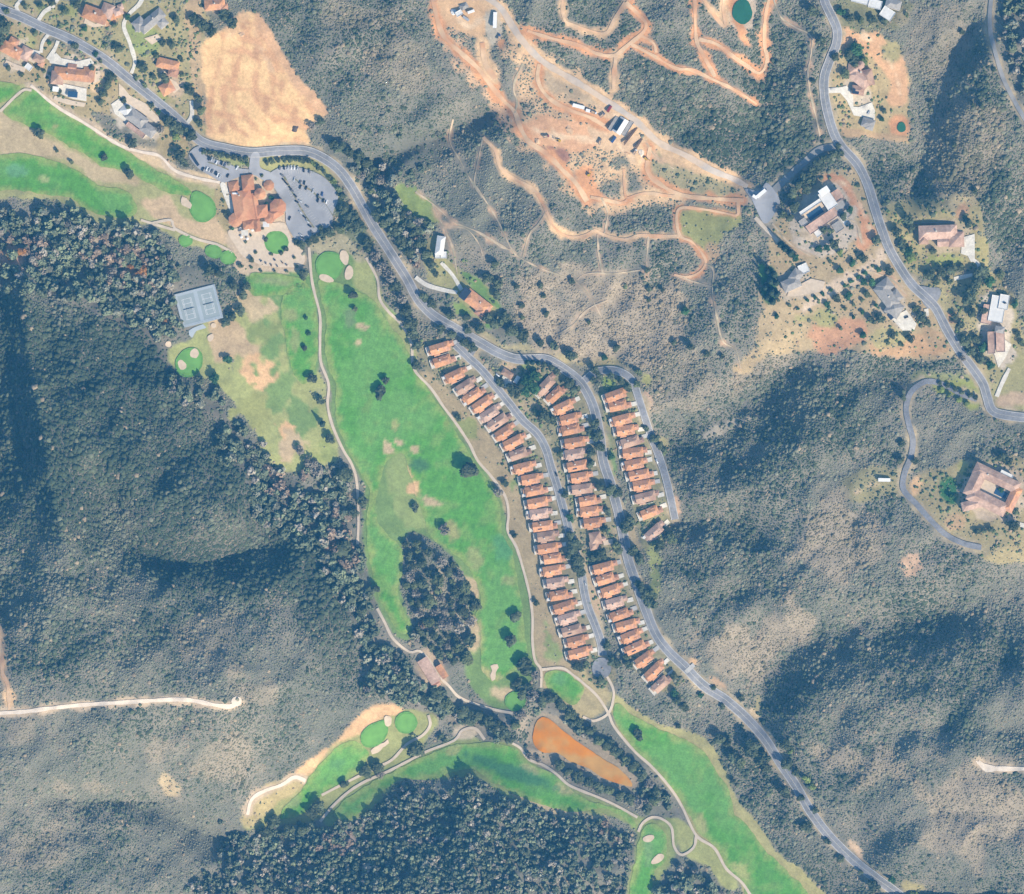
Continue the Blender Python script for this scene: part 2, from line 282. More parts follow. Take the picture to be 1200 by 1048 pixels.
# ground colour zones: (polygon, albedo, edge softness, noise amount, undergrowth left)
TAN = (.47, .36, .20); DIRT = (.64, .40, .20); ORANGE = (.58, .29, .135); SANDY = (.66, .48, .27); OLIVE = (.20, .22, .085); GRASS = (.13, .24, .07); DRYB = (.30, .22, .12); PALE = (.42, .36, .27); GREY = (.27, .25, .21)
Z = [
 (pts('-100,95 30,98 60,120 110,150 160,175 200,195 250,212 272,240 272,290 240,292 190,270 180,260 120,262 80,240 30,232 -100,235'), (.34, .32, .13), 3, .5, 0),
 (pts('20,140 70,170 110,190 150,205 165,230 158,222 120,214 60,185 -20,178 -20,128'), TAN, 5, .8, 0),
 (pts('160,240 200,232 222,256 262,255 270,285 235,282 190,262'), (.52, .37, .21), 4, .7, 0),
 (pts('37,103 60,112 110,142 150,168 190,180 210,198 255,210 262,220 220,214 180,192 140,172 90,140 60,126'), SANDY, 2, .5, 0),
 (pts('372,296 395,292 425,300 440,328 446,352 470,380 485,410 487,432 507,456 537,497 560,538 590,578 596,620 612,660 622,700 625,750 630,785 615,812 590,832 565,818 548,790 552,740 545,690 520,645 475,625 470,690 485,745 465,748 440,705 428,650 424,600 428,580 416,548 402,527 388,480 385,450 376,420 374,380 364,310'), (.17, .25, .075), 3, .5, 0),
 (pts('420,300 432,302 444,330 448,352 470,380 486,405 486,430 470,400 450,372 430,350 416,335'), (.32, .33, .12), 4, .7, 0),
 (pts('450,545 478,520 500,515 520,560 515,600 480,620 460,580'), (.25, .30, .10), 5, .9, 0),
 (circ(468, 520, 14, 6, 20), TAN, 3, .9, 0), (circ(486, 527, 9, 5), TAN, 2, .8, 0), (circ(485, 572, 9, 8, 30), DIRT, 3, .9, 0), (circ(425, 383, 8, 4), TAN, 3, .8, 0),
 (circ(555, 740, 6, 22), TAN, 4, .9, 0), (circ(575, 660, 10, 25, -25), (.30, .32, .11), 5, .9, 0), (circ(548, 690, 8, 20, -25), TAN, 4, 1, 0), (circ(585, 815, 20, 8, 20), TAN, 4, .9, 0),
 (pts('290,318 362,318 372,350 376,425 386,452 386,480 402,530 396,546 370,550 340,554 318,548 303,525 288,500 268,470 248,450 225,440 203,428 198,405 225,395 235,380 262,368 283,345'), (.34, .345, .125), 3, .8, 0),
 (pts('292,318 358,322 370,350 374,420 362,448 340,430 330,380 320,350 292,345'), (.15, .25, .07), 4, .6, 0),
 (circ(312, 392, 20, 12), (.24, .28, .09), 4, 1.7, 0), (circ(305, 438, 21, 17), DIRT, 3, 1.2, 0), (circ(300, 480, 22, 18), (.30, .30, .10), 4, 1.7, 0), (circ(348, 490, 16, 22), (.18, .26, .08), 4, 1.7, 0), (circ(332, 495, 5, 26, -12), DIRT, 3, 1.5, 0), (circ(325, 535, 22, 12), (.33, .30, .12), 4, 1.7, 0), (circ(385, 525, 12, 16), (.28, .31, .10), 4, 1.6, 0), (circ(270, 400, 22, 30, 20), (.50, .36, .2), 4, 1.7, 0), (circ(345, 520, 14, 22), (.5, .37, .21), 4, 1.7, 0), (circ(295, 360, 26, 12), (.5, .38, .21), 4, 1.5, 0), (circ(318, 410, 14, 24), (.18, .27, .08), 4, 1.8, 0), (circ(330, 460, 12, 30, 10), (.2, .28, .085), 4, 1.8, 0),
 (pts('500,452 520,465 545,500 570,535 600,565 618,590 640,640 655,700 672,750 682,780 660,782 634,783 626,740 622,700 612,655 598,620 598,600 580,560 550,515 520,475'), (.36, .27, .145), 2, .5, 0),
 (circ(545, 500, 10, 18, -35), (.22, .24, .08), 4, .9, 0), (circ(600, 560, 12, 16, -20), (.2, .25, .08), 4, .9, 0), (circ(640, 745, 8, 25), (.26, .27, .1), 4, .9, 0),
 (pts('634,785 660,783 690,785 712,795 716,820 700,842 680,842 655,820 636,806'), (.40, .32, .16), 2, .6, 0),
 (pts('716,812 740,828 770,846 803,856 828,866 850,900 866,940 885,960 915,1000 945,1026 972,1062 880,1070 868,1035 850,1016 838,995 816,979 800,946 763,899 722,855'), (.36, .32, .13), 3, .5, 0),
 (pts('788,958 816,978 840,996 866,1034 850,1040 822,1010 800,1004'), (.33, .33, .12), 3, .7, 0),
 (pts('380,965 395,940 430,912 480,888 532,866 545,852 566,868 605,872 625,892 665,920 750,956 790,960 790,1000 775,1025 765,1070 733,1070 738,1025 745,985 748,975 720,958 680,957 630,945 590,930 560,912 525,912 470,918 440,942 412,962'), (.24, .27, .09), 3, .5, 0),
 (pts('595,925 640,940 690,955 720,958 700,962 650,955 610,940'), TAN, 3, .8, .2),
 (pts('285,972 320,925 360,905 400,868 430,838 470,832 510,842 508,862 480,890 440,905 400,935 370,965 330,968'), (.30, .30, .11), 3, .6, 0),
 (pts('330,915 350,898 390,872 425,836 440,824 470,828 475,835 450,842 425,860 405,866 385,880 367,902 350,912'), DIRT, 2, .4, 0),
 (pts('285,958 300,930 345,910 357,916 330,935 305,962 292,972'), (.42, .33, .15), 3, .7, .1),
 (pts('618,856 628,836 646,834 668,850 704,878 734,896 750,918 740,930 708,921 668,902 632,890 618,876'), (.33, .26, .17), 2, .8, .1), (circ(870, 14, 16, 20), (.5, .4, .28), 2, .5, 0),
 (GRADED, (.74, .475, .225), 2, .25, 0),
 (pts('300,15 312,26 332,60 352,90 383,130 375,136 350,105 320,62 298,30'), (.60, .36, .19), 2, .5, 0),
 (circ(245, 140, 4, 25), (.62, .38, .2), 2, .6, 0), (circ(310, 60, 5, 30, -25), (.62, .40, .22), 2, .7, 0), (circ(350, 145, 20, 6, 20), (.62, .38, .2), 3, .7, 0), (circ(275, 30, 20, 8, -40), (.66, .42, .22), 3, .8, 0),
 # gardens top left
 (pts('-100,-100 235,-100 240,40 232,90 238,150 225,165 195,140 150,100 110,68 60,42 -100,-20'), (.33, .28, .135), 4, .9, .12),
 (circ(165, 45, 25, 18, 30), (.26, .29, .1), 4, .8, .05), (circ(100, 30, 14, 8), TAN, 4, .8, .1), (circ(125, 15, 20, 10), ORANGE, 4, 1, .1), (circ(185, 110, 14, 16), (.3, .3, .1), 4, .8, .1), (circ(70, 12, 25, 8), (.27, .27, .1), 4, .9, .1),
 (pts('218,-10 236,-10 236,60 240,110 236,160 228,120 220,60'), (.44, .31, .17), 3, .6, .1),
 (pts('-100,-5 20,30 60,48 110,74 150,102 190,132 210,155 222,175 205,190 180,180 140,165 100,142 60,120 36,98 -100,90'), (.36, .28, .14), 3, .8, .08),
 (circ(115, 95, 9, 16, 20), (.6, .42, .23), 3, .4, 0), (circ(30, 50, 14, 8), (.34, .31, .12), 3, .8, 0), (circ(135, 148, 32, 9, 30), (.19, .175, .13), 3, .4, .3), (circ(165, 165, 22, 6, 15), (.22, .2, .14), 3, .4, .2),
 # clubhouse terraces
 (pts('262,205 300,198 335,240 350,286 362,300 352,318 300,322 285,322 272,300 265,270 258,240'), (.50, .38, .25), 2, .4, 0),
 (pts('255,215 272,240 272,268 262,270 250,240'), (.34, .27, .13), 3, .7, .1),
 (pts('355,284 395,262 412,285 432,305 420,312 405,295 372,296'), (.36, .31, .18), 3, .6, .1),
 (pts('305,185 330,181 360,182 385,196 402,222 408,245 396,235 380,209 360,197 330,195 310,208'), (.33, .31, .12), 2, .6, 0),
 (pts('238,174 265,180 292,184 294,196 270,192 245,182'), (.30, .31, .11), 2, .6, 0),
 (pts('392,240 440,285 420,290 398,270'), (.16, .17, .09), 3, .5, .3),
 # construction ground on the hill
 (pts('590,50 650,78 720,122 775,168 872,214 872,242 800,236 740,240 690,244 655,206 615,178 598,132'), (.52, .35, .20), 4, 1.7, .5), (pts('505,0 530,30 560,70 600,125 612,160 600,150 560,95 520,60'), (.52, .34, .2), 4, 1.7, .55),
 (pts('513,-20 576,-20 574,18 567,45 550,44 530,36 516,25'), (.60, .38, .20), 3, .4, 0),
 (pts('562,62 576,75 583,95 588,115 578,118 568,100'), ORANGE, 3, .5, .05), (circ(588, 52, 6, 8), ORANGE, 3, .5, 0), (circ(579, 27, 10, 26, 4), PALE, 3, .4, 0), (circ(618, 50, 8, 16, -30), ORANGE, 4, .7, .1),
 (pts('613,152 632,138 642,133 675,143 700,148 712,152 704,170 690,176 678,178 662,176 642,174 622,172'), (.60, .34, .18), 3, .4, 0),
 (pts('640,172 665,176 668,190 655,192'), (.33, .17, .11), 2, .4, 0), (pts('676,196 694,192 698,215 704,235 690,238 680,225'), ORANGE, 3, .6, .05),
 (pts('700,120 722,122 745,148 766,168 763,195 745,198 730,180 706,172 690,150'), (.54, .37, .22), 3, .5, 0), (pts('752,160 766,168 763,196 745,196'), (.62, .42, .23), 2, .4, 0),
 (pts('645,80 662,86 676,98 662,104 650,100'), (.64, .42, .23), 3, .4, 0), (pts('632,75 650,82 700,112 712,124 690,122 660,110 640,100'), (.42, .31, .19), 3, .6, .05),
 (pts('772,168 800,186 832,203 868,218 868,236 840,232 800,228 775,215 765,190'), (.33, .28, .15), 4, .9, .3), (pts('772,170 800,185 835,203 820,206 785,192'), (.54, .36, .2), 3, .6, 0),
 (pts('796,246 830,244 866,252 870,262 850,280 830,300 812,285 797,275'), (.28, .27, .10), 3, .7, .08), (circ(835, 296, 12, 12), (.40, .27, .15), 4, .7, .2),
 (circ(870, 14, 18, 23), (.58, .44, .3), 2, .4, 0), (pts('850,-20 862,-20 874,40 884,55 872,48 856,25'), ORANGE, 3, .6, 0), (circ(890, 88, 9, 8), ORANGE, 2, .5, 0), (circ(737, 50, 14, 7, -35), ORANGE, 3, .6, .05), (circ(755, 32, 5, 10), ORANGE, 3, .6, .05),
 (pts('874,216 890,222 905,212 915,235 905,262 893,258 884,240 874,238'), PALE, 2, .3, 0),
 # east estates
 (pts('985,30 1025,34 1045,50 1062,72 1065,105 1062,150 1066,166 1030,162 990,155 975,125 972,95 985,60'), (.42, .32, .16), 4, .7, .1),
 (pts('987,32 1005,32 1025,35 1040,50 1060,70 1064,100 1062,124 1050,126 1040,120 1040,95 1025,75 1012,60 1000,47 995,60 987,64'), (.60, .35, .18), 3, .4, 0), (circ(1045, 62, 12, 14, -30), (.33, .28, .13), 4, .7, .1), (circ(1054, 150, 11, 16), ORANGE, 3, .5, 0), (pts('985,148 1020,155 1066,160 1066,167 1020,162 990,160'), (.45, .3, .16), 2, .5, 0),
 (circ(1002, 68, 10, 14, -30), (.05, .13, .05), 3, .4, .3), (circ(1058, 20, 14, 16), (.40, .30, .17), 5, .9, .5), (pts('975,0 1062,0 1060,30 985,34'), (.2, .19, .1), 4, .7, .5),
 (pts('905,262 930,228 962,205 985,200 1005,196 1030,262 1060,318 1085,348 1118,410 1100,418 1060,418 1000,414 940,415 900,422 870,440 855,430 885,405 895,370 900,320'), (.43, .32, .175), 4, .8, .12),
 (pts('962,210 982,202 1000,220 1017,255 1027,275 1017,292 1003,287 1007,260 995,237 980,220'), (.56, .28, .14), 3, .4, 0), (pts('960,380 1000,372 1020,395 1000,412 960,412'), (.52, .28, .15), 6, .8, .05), (pts('1020,402 1100,388 1118,408 1060,418 1020,414'), (.47, .29, .15), 5, .7, .05), (circ(1093, 395, 22, 10, 30), (.38, .26, .14), 4, .6, .05),
 (circ(990, 330, 22, 9, -25), (.6, .45, .3), 3, .9, .05), (circ(955, 372, 30, 10), (.36, .32, .13), 5, .9, .1), (circ(1018, 315, 22, 9, -40), (.56, .42, .28), 3, .9, .1), (circ(1045, 395, 25, 12), (.37, .31, .14), 5, .9, .1),
 (circ(902, 334, 11, 24), (.07, .16, .05), 3, .3, .2), (circ(893, 318, 5, 12), (.14, .26, .07), 3, .4, .1), (pts('870,425 920,412 930,425 880,452 858,470 850,450'), (.45, .35, .24), 5, .7, .3),
 (pts('1038,245 1065,236 1110,232 1142,236 1148,262 1155,300 1158,322 1140,318 1100,325 1070,325 1055,300 1042,270'), (.34, .28, .13), 4, .8, .15), (circ(1095, 243, 26, 8), (.24, .21, .11), 4, .6, .35), (circ(1128, 248, 10, 12), (.44, .26, .14), 4, .7, .1), (circ(1108, 305, 24, 8), (.32, .32, .1), 3, .7, .1), (circ(1152, 297, 8, 20), (.37, .31, .13), 3, .7, .1),
 (pts('1085,330 1160,318 1185,345 1200,370 1205,410 1180,430 1165,465 1140,430 1110,385'), (.33, .28, .135), 4, .9, .25), (circ(1115, 372, 6), ORANGE, 3, .7, .1),
 (pts('1168,440 1185,422 1230,405 1230,478 1185,482 1166,474'), (.33, .29, .13), 3, .7, .03), (circ(1190, 470, 24, 10), (.48, .34, .21), 4, .7, 0),
 (pts('1093,448 1150,440 1160,470 1140,475 1100,462'), (.27, .28, .08), 4, .8, .15), (pts('1062,440 1085,432 1145,440 1100,446 1075,452'), (.25, .25, .11), 3, .8, .2),
 (pts('992,565 1010,556 1035,558 1055,560 1056,574 1030,575 1000,578'), (.58, .40, .22), 3, .5, 0), (pts('985,560 1010,550 1056,552 1060,580 1000,584 985,578'), (.3, .26, .13), 4, .6, .3),
 (pts('1066,565 1080,558 1125,540 1160,538 1205,545 1230,640 1180,660 1150,650 1120,628 1085,600 1070,588'), (.36, .29, .145), 4, .8, .12), (circ(1073, 570, 7, 12, 20), DIRT, 3, .6, 0), (circ(1112, 574, 11, 17, -20), (.06, .16, .055), 2, .4, .1), (circ(1128, 548, 6, 10), (.37, .33, .12), 3, .6, 0), (circ(1120, 612, 14, 10), (.45, .3, .16), 4, .8, .1),
 (pts('930,242 958,224 985,222 1002,244 1006,272 990,296 960,300 938,290 924,266'), (.50, .41, .31), 2, 1.1, .06), (circ(956, 279, 18, 5, -12), (.6, .47, .32), 2, .6, 0), (circ(985, 250, 12, 16), (.52, .46, .38), 2, 1.2, .05), (circ(1003, 98, 18, 24, -20), (.48, .39, .28), 2, 1.1, .1), (circ(1050, 362, 18, 28, -30), (.46, .38, .27), 2, 1.2, .1), (circ(1168, 385, 20, 45, -12), (.5, .42, .32), 2, 1.1, .1), (circ(1165, 578, 40, 32, 20), (.46, .36, .25), 2, 1.2, .1), (circ(935, 338, 26, 16, 15), (.48, .39, .28), 2, 1.2, .1), (circ(1108, 278, 30, 18), (.42, .33, .2), 2, 1.2, .1), (circ(1020, 308, 30, 8, -42), (.58, .44, .3), 2, 1.0, .05), (circ(975, 340, 36, 6, -30), (.58, .44, .3), 2, 1.2, .05),
 (circ(20, 64, 20, 16, -30), (.5, .4, .28), 2, 1.2, .1), (circ(86, 88, 30, 18), (.52, .42, .3), 2, 1.2, .1), (circ(160, 140, 32, 14, 38), (.46, .39, .3), 2, 1.2, .1), (circ(198, 90, 14, 26, -15), (.46, .34, .22), 2, 1.2, .15), (circ(112, 17, 20, 12), (.5, .32, .2), 2, 1.2, .1), (circ(250, 8, 16, 10), (.46, .33, .2), 2, 1.2, .2),
 # houses on the slope north of the road
 (pts('462,224 480,216 500,232 508,240 514,262 500,262 482,250 468,240'), (.22, .27, .08), 3, .6, 0), (circ(470, 262, 8, 9, -40), (.2, .27, .08), 3, .5, .1),
 (pts('505,262 518,290 540,315 565,325 585,355 592,372 580,380 560,372 530,350 500,330 495,300'), (.32, .29, .125), 4, .8, .1), (pts('540,318 560,325 575,345 590,362 585,364 568,350 552,335'), (.16, .26, .07), 2, .4, 0), (circ(572, 382, 8, 3, 20), (.15, .27, .07), 2, .4, 0), (circ(540, 362, 14, 5, 35), (.2, .27, .08), 3, .7, .1),
 # row house grounds
 (pts('490,402 530,398 560,415 600,462 640,510 660,560 680,620 692,690 712,760 722,795 700,806 684,780 660,720 636,640 616,570 588,530 560,490 520,455 495,430'), (.25, .215, .12), 2, .6, .3),
 (pts('585,420 640,424 668,440 690,470 705,540 722,600 740,690 762,735 800,790 786,812 760,800 730,760 700,660 668,600 648,545 620,490 590,450'), (.25, .22, .12), 2, .7, .35),
 (pts('705,445 735,440 755,480 775,550 790,612 780,640 755,640 735,570 712,500'), (.24, .22, .11), 2, .7, .3),
 (circ(713, 448, 8, 9), (.24, .3, .07), 2, .4, 0), (circ(703, 467, 5, 5), (.3, .32, .07), 2, .4, 0), (circ(620, 428, 9, 7), (.2, .25, .08), 3, .5, 0), (circ(598, 432, 12, 8, 30), (.48, .34, .2), 3, .5, 0), (circ(622, 476, 20, 6, 5), (.36, .28, .16), 3, .5, 0), (circ(668, 567, 6, 20, -10), (.2, .22, .09), 3, .6, 0), (circ(716, 535, 5, 30, -8), (.17, .24, .08), 3, .6, 0), (circ(695, 695, 8, 36, -15), (.45, .32, .19), 3, .5, 0), (circ(742, 625, 6, 22, -10), (.36, .28, .16), 3, .6, .05),
 (circ(790, 592, 8, 14), (.47, .3, .18), 3, .6, .05), (circ(760, 470, 5, 14, -10), (.46, .31, .2), 3, .6, .1), (circ(758, 446, 7, 8), (.33, .31, .11), 3, .6, .1), (circ(777, 520, 8, 10), (.33, .29, .14), 3, .7, .2),
 (pts('560,388 620,408 660,412 690,430 660,424 620,412 580,405'), (.37, .31, .16), 3, .8, .15), (circ(705, 424, 30, 8, 5), (.38, .31, .14), 4, .8, .2), (circ(648, 424, 14, 4, 25), (.5, .36, .2), 3, .6, .1),
 (pts('760,640 775,640 772,700 762,690'), (.27, .28, .10), 3, .8, .2), (circ(812, 775, 6, 4, 40), DIRT, 2, .6, 0), (circ(820, 812, 30, 10, 30), (.27, .26, .1), 5, 1, .3), (circ(885, 837, 4, 10, -40), SANDY, 2, .4, 0), (circ(842, 800, 12, 4, 30), (.45, .3, .18), 3, .7, .1), (circ(888, 825, 5, 14, 5), (.36, .3, .15), 3, .6, .1),
 (circ(1003, 995, 6, 16, -35), (.6, .42, .26), 3, .6, .1), (circ(1070, 1040, 14, 6, 10), (.33, .28, .13), 3, .8, .2),
 (pts('490,436 504,436 522,456 545,478 566,500 588,530 602,556 612,590 620,620 628,650 636,680 643,710 652,740 664,770 678,788 634,786 624,750 620,694 612,663 605,641 596,610 577,560 550,520 520,477 500,455'), (.36, .275, .15), 1, .5, .03), (circ(548, 500, 8, 20, -35), (.25, .26, .09), 3, 1.3, .03), (circ(612, 575, 6, 24, -25), (.22, .26, .09), 3, 1.3, .03), (circ(645, 755, 10, 24, -20), (.24, .28, .1), 3, 1.3, .03),
 # bare and thin patches on the slopes
 (circ(1070, 661, 13, 12), (.52, .34, .21), 5, .9, .2), (circ(465, 75, 36, 34, 20), GREY, 10, .9, .55), (circ(420, 20, 60, 14), GREY, 8, .8, .6), (circ(700, 372, 108, 56, 10), PALE, 14, 1, .42), (circ(750, 400, 40, 30), PALE, 10, 1, .4), (circ(660, 330, 40, 16), PALE, 10, 1, .45), (circ(530, 300, 40, 24), GREY, 12, 1, .6),
 (circ(985, 625, 44, 46), PALE, 14, 1, .45), (circ(850, 765, 34, 14, 20), (.45, .31, .19), 8, 1, .35), (circ(910, 745, 50, 26, -30), GREY, 10, 1, .5), (circ(920, 735, 26, 8, -35), (.42, .34, .26), 6, .9, .3), (circ(1150, 950, 60, 60), PALE, 18, 1.1, .5), (circ(1090, 985, 30, 12, -30), PALE, 8, 1, .45), (circ(1010, 895, 60, 14, 10), GREY, 10, 1, .5), (circ(1170, 895, 26, 8), (.46, .36, .22), 5, .8, .3),
 (circ(230, 745, 50, 26), PALE, 10, 1, .5), (circ(305, 815, 32, 14), (.42, .33, .22), 7, 1, .35), (circ(270, 790, 16, 16), GREY, 8, 1, .5), (circ(25, 860, 18, 16), PALE, 8, 1, .5), (circ(90, 922, 40, 6), (.4, .34, .2), 5, 1, .4), (circ(200, 922, 6, 18, -35), (.44, .34, .2), 4, .8, .3), (circ(190, 880, 20, 20), GREY, 8, 1, .5), (circ(40, 1000, 40, 30), GREY, 12, 1, .6), (circ(275, 890, 30, 30), GREY, 12, 1, .6),
 (circ(1100, 50, 40, 50), GREY, 12, .9, .6), (circ(1130, 180, 40, 60, 20), GREY, 12, .9, .65), (circ(870, 770, 24, 40), GREY, 10, 1, .5), (circ(855, 500, 40, 6, -22), (.42, .35, .25), 4, .7, .3), (circ(800, 440, 50, 40), GREY, 10, 1, .55),
 (circ(160, 315, 12, 12), (.5, .27, .12), 4, .8, .1), (circ(132, 318, 8, 14), (.36, .26, .15), 4, .8, .2), (circ(8, 300, 18, 14, 30), (.46, .28, .17), 4, .8, .15), (circ(55, 282, 20, 10), (.28, .25, .12), 5, .9, .4), (circ(112, 283, 14, 6), (.42, .34, .24), 3, .8, .2), (circ(195, 378, 8, 7), (.42, .27, .14), 4, .8, .3),
 (circ(517, 690, 6, 20), (.4, .33, .22), 4, 1, .3), (circ(400, 985, 18, 14), (.36, .27, .22), 4, .6, .8), (circ(390, 640, 12, 6), (.42, .28, .19), 4, .8, .3), (circ(505, 785, 16, 24, -30), (.42, .31, .2), 4, .6, .05), (circ(545, 858, 14, 8), (.5, .4, .27), 3, .6, 0), (circ(612, 848, 10, 14), (.36, .29, .2), 4, .8, .3), (circ(716, 975, 5, 12, -10), (.42, .3, .2), 3, .7, .2), (circ(560, 850, 40, 20, 20), (.26, .22, .15), 6, .9, .3),
]

# masks
hard = np.zeros((RH, RW), bool)              # paved, sand, water, sports turf: nothing grows wild
for P, w in ROADS.values(): hard |= line_mask(catmull(P, False, 4), w / 2 + 2.5)
for P in PATHS: hard |= line_mask(catmull(P, False, 4), 3.6)
for P, w in SAND_TRACKS + TRAILS: hard |= line_mask(catmull(P, False, 4), w / 2 + 1.2)
for P in list(LOTS.values()) + list(PONDS.values()) + FAIRWAYS + GREENS + BUNKERS + [GRADED]: hard |= poly_mask(P)
for P, w in [(pts(a), 4.5) for a, _ in DRIVES]: hard |= line_mask(catmull(P, False, 4), w / 2 + 1.5)
for P in [pts(a) for a in FORECOURTS] + [COURT, pts('268,270 300,266 318,262 334,262 342,280 356,296 352,312 312,312 296,306 284,300 276,288')]: hard |= poly_mask(P)
for hs_ in ROWS.values():
    for x, y, a in hs_:
        c_, q_ = math.cos(R(a)), -math.sin(R(a)); hard |= line_mask([(x - 15 * c_, y - 15 * q_), (x + 19 * c_, y + 19 * q_)], 5.6)
for x, y, r_ in FOOT: hard |= poly_mask(circ(x, y, r_))

gcol = np.zeros((RH, RW, 3))
nA = fbm(RXX, RYY, 60, 3); nB = fbm(RXX, RYY, 14, 5, 3); nC = fbm(RXX, RYY, 5, 8, 2)
base = np.array((.17, .165, .125)); base2 = np.array((.25, .22, .165))
gcol[:] = base + (base2 - base) * (sstep(.35, .65, nA * .6 + nB * .4))[..., None]
grow = np.ones((RH, RW)); pale = np.zeros((RH, RW)); settled = np.zeros((RH, RW))
zn = 0
for P, c, soft, na, left in Z:
    zn += 1
    Q = catmull(P, True, 5); pd = 4 + 3 * soft
    sl_ = (slice(max(0, int((Q[:, 1].min() - pd - RY0) / RS)), max(1, int((Q[:, 1].max() + pd - RY0) / RS) + 2)), slice(max(0, int((Q[:, 0].min() - pd - RX0) / RS)), max(1, int((Q[:, 0].max() + pd - RX0) / RS) + 2)))
    X_, Y_ = RXX[sl_], RYY[sl_]
    ext = min(np.ptp(Q[:, 0]), np.ptp(Q[:, 1])); wp = min(7, ext * .22) * na
    wx = X_ + (fbm(X_, Y_, max(9, ext * .5), 140 + zn, 3) - .5) * 2.6 * wp; wy = Y_ + (fbm(X_, Y_, max(9, ext * .5), 240 + zn, 3) - .5) * 2.6 * wp
    m0 = blur(poly_mask(Q)[sl_], max(1, soft / RS))
    m = m0[np.clip(((wy - RY0) / RS).round().astype(int) - sl_[0].start, 0, m0.shape[0] - 1), np.clip(((wx - RX0) / RS).round().astype(int) - sl_[1].start, 0, m0.shape[1] - 1)]
    nz = fbm(X_, Y_, 7 + soft * 2.2, 40 + zn, 4) - .5 + (fbm(X_, Y_, 22, 340 + zn, 2) - .5) * .5
    m = sstep(.36, .64, m + nz * na * 1.3 * (m > .005) * (1 if na < .85 else 1.25))
    if soft >= 5 and left >= .3:             # thin, pale growth on the slopes: paler shrubs, not bare soil
        pale[sl_] = np.maximum(pale[sl_], m * (.95 if 600 < Q[:, 0].mean() < 780 and 300 < Q[:, 1].mean() < 420 else .68 if Q[:, 0].mean() > 820 and Q[:, 1].mean() > 560 else .42)); continue
    var = (1 + (nB[sl_] - .5) * .35 + (nC[sl_] - .5) * .3)[..., None]
    gcol[sl_] = gcol[sl_] * (1 - m[..., None]) + np.array(c) * var * m[..., None]
    grow[sl_] = grow[sl_] * (1 - m) + left * m
    if left < .15: settled[sl_] = np.maximum(settled[sl_], m)
# cut and spilled earth along the tracks, wheel marks on the graded site
def earth(P, w, c, amt, seed, lv=.15):
    global gcol, grow
    Q = catmull(P, False, 4)
    m = blur(line_mask(Q, w), 1)
    sub = np.where(m > .003)
    x, y = RXX[sub], RYY[sub]
    mm = sstep(.3, .7, m[sub] * (.55 + amt) + (fbm(x, y, 13, seed, 4) - .5) * 1.5)
    gcol[sub] = gcol[sub] * (1 - mm[:, None]) + np.array(c) * (1 + (fbm(x, y, 6, seed + 3, 2) - .5) * .5)[:, None] * mm[:, None]
    grow[sub] = grow[sub] * (1 - mm) + lv * grow[sub] * mm
for i, (P, w) in enumerate(TRAILS): earth(P, w * .5 + (4 if w > 4.7 else 2.6 if w > 3.2 else .9), (.50, .33, .2) if w < 3.3 else (ORANGE if i % 3 else (.60, .40, .22)), .28, 500 + i, .3)
for i, (P, w) in enumerate(ROADS.values()): earth(P, w * .5 + 4.5, (.40, .32, .2), .12, 540 + i, .35)
for i, (P, w) in enumerate(SAND_TRACKS): earth(P, w * .5 + 4, (.5, .38, .25), .3, 560 + i, .4)
for i, s_ in enumerate(('262,40 258,70 250,100 244,140 252,158', '285,22 300,34 318,62 340,98 368,132', '295,30 282,60 275,95 280,125 300,150', '310,60 300,90 302,120 325,140 350,140', '265,60 290,62 312,80 330,110', '255,110 285,104 310,112 335,128 360,150', '250,135 280,138 310,158 350,164', '270,85 262,110 268,140 290,160', '318,90 322,115 345,128', '280,45 305,50 322,76 330,100')):
    earth(pts(s_), 2.2, (.60, .335, .165), .5, 600 + i, 0)
for i, s_ in enumerate(('625,150 650,160 690,160', '640,140 660,168 700,165', '720,130 740,160 755,190', '705,150 730,175 745,192', '530,12 550,34 565,20', '1010,40 1035,60 1052,95 1056,120', '965,215 990,215 1012,250 1022,275', '1000,580 1020,568 1050,566')):
    earth(pts(s_), 2.0, (.70, .50, .31), .4, 620 + i, 0)
gmk = blur(poly_mask(catmull(GRADED, True, 5)), 1)      # machine tracks following the contours of the graded lot
t_ = fbm(RXX, RYY, 75, 710, 3) * 13 + RXX * .012
ln_ = (np.exp(-((t_ % 1) - .5) ** 2 / .012) * sstep(.35, .6, fbm(RXX, RYY, 30, 711, 3)))[..., None] * gmk[..., None] * .75
gcol = gcol * (1 - ln_) + np.array((.56, .31, .15)) * ln_
for cx_, cy_, rr_ in ((246, 122, 5), (300, 60, 6), (330, 100, 5), (345, 135, 7), (285, 30, 5), (262, 150, 6), (312, 120, 6)):
    q_ = sstep(1.2, .5, np.hypot(RXX - cx_, (RYY - cy_) * .6) / rr_ + (fbm(RXX, RYY, 8, 712, 3) - .5) * 1.6)[..., None] * gmk[..., None]
    gcol = gcol * (1 - q_) + np.array((.52, .29, .145)) * q_
settled = np.maximum(settled, blur(hard, 3))
wild = 1 - blur(settled > .4, 7)
HB1, HB2 = blur(hard, 1), blur(hard, 2)
pq = (pale * (1 - settled))[..., None] * .85
gcol = gcol * (1 - pq) + np.array((.40, .315, .215)) * (1 + (nC[..., None] - .5) * .5) * pq

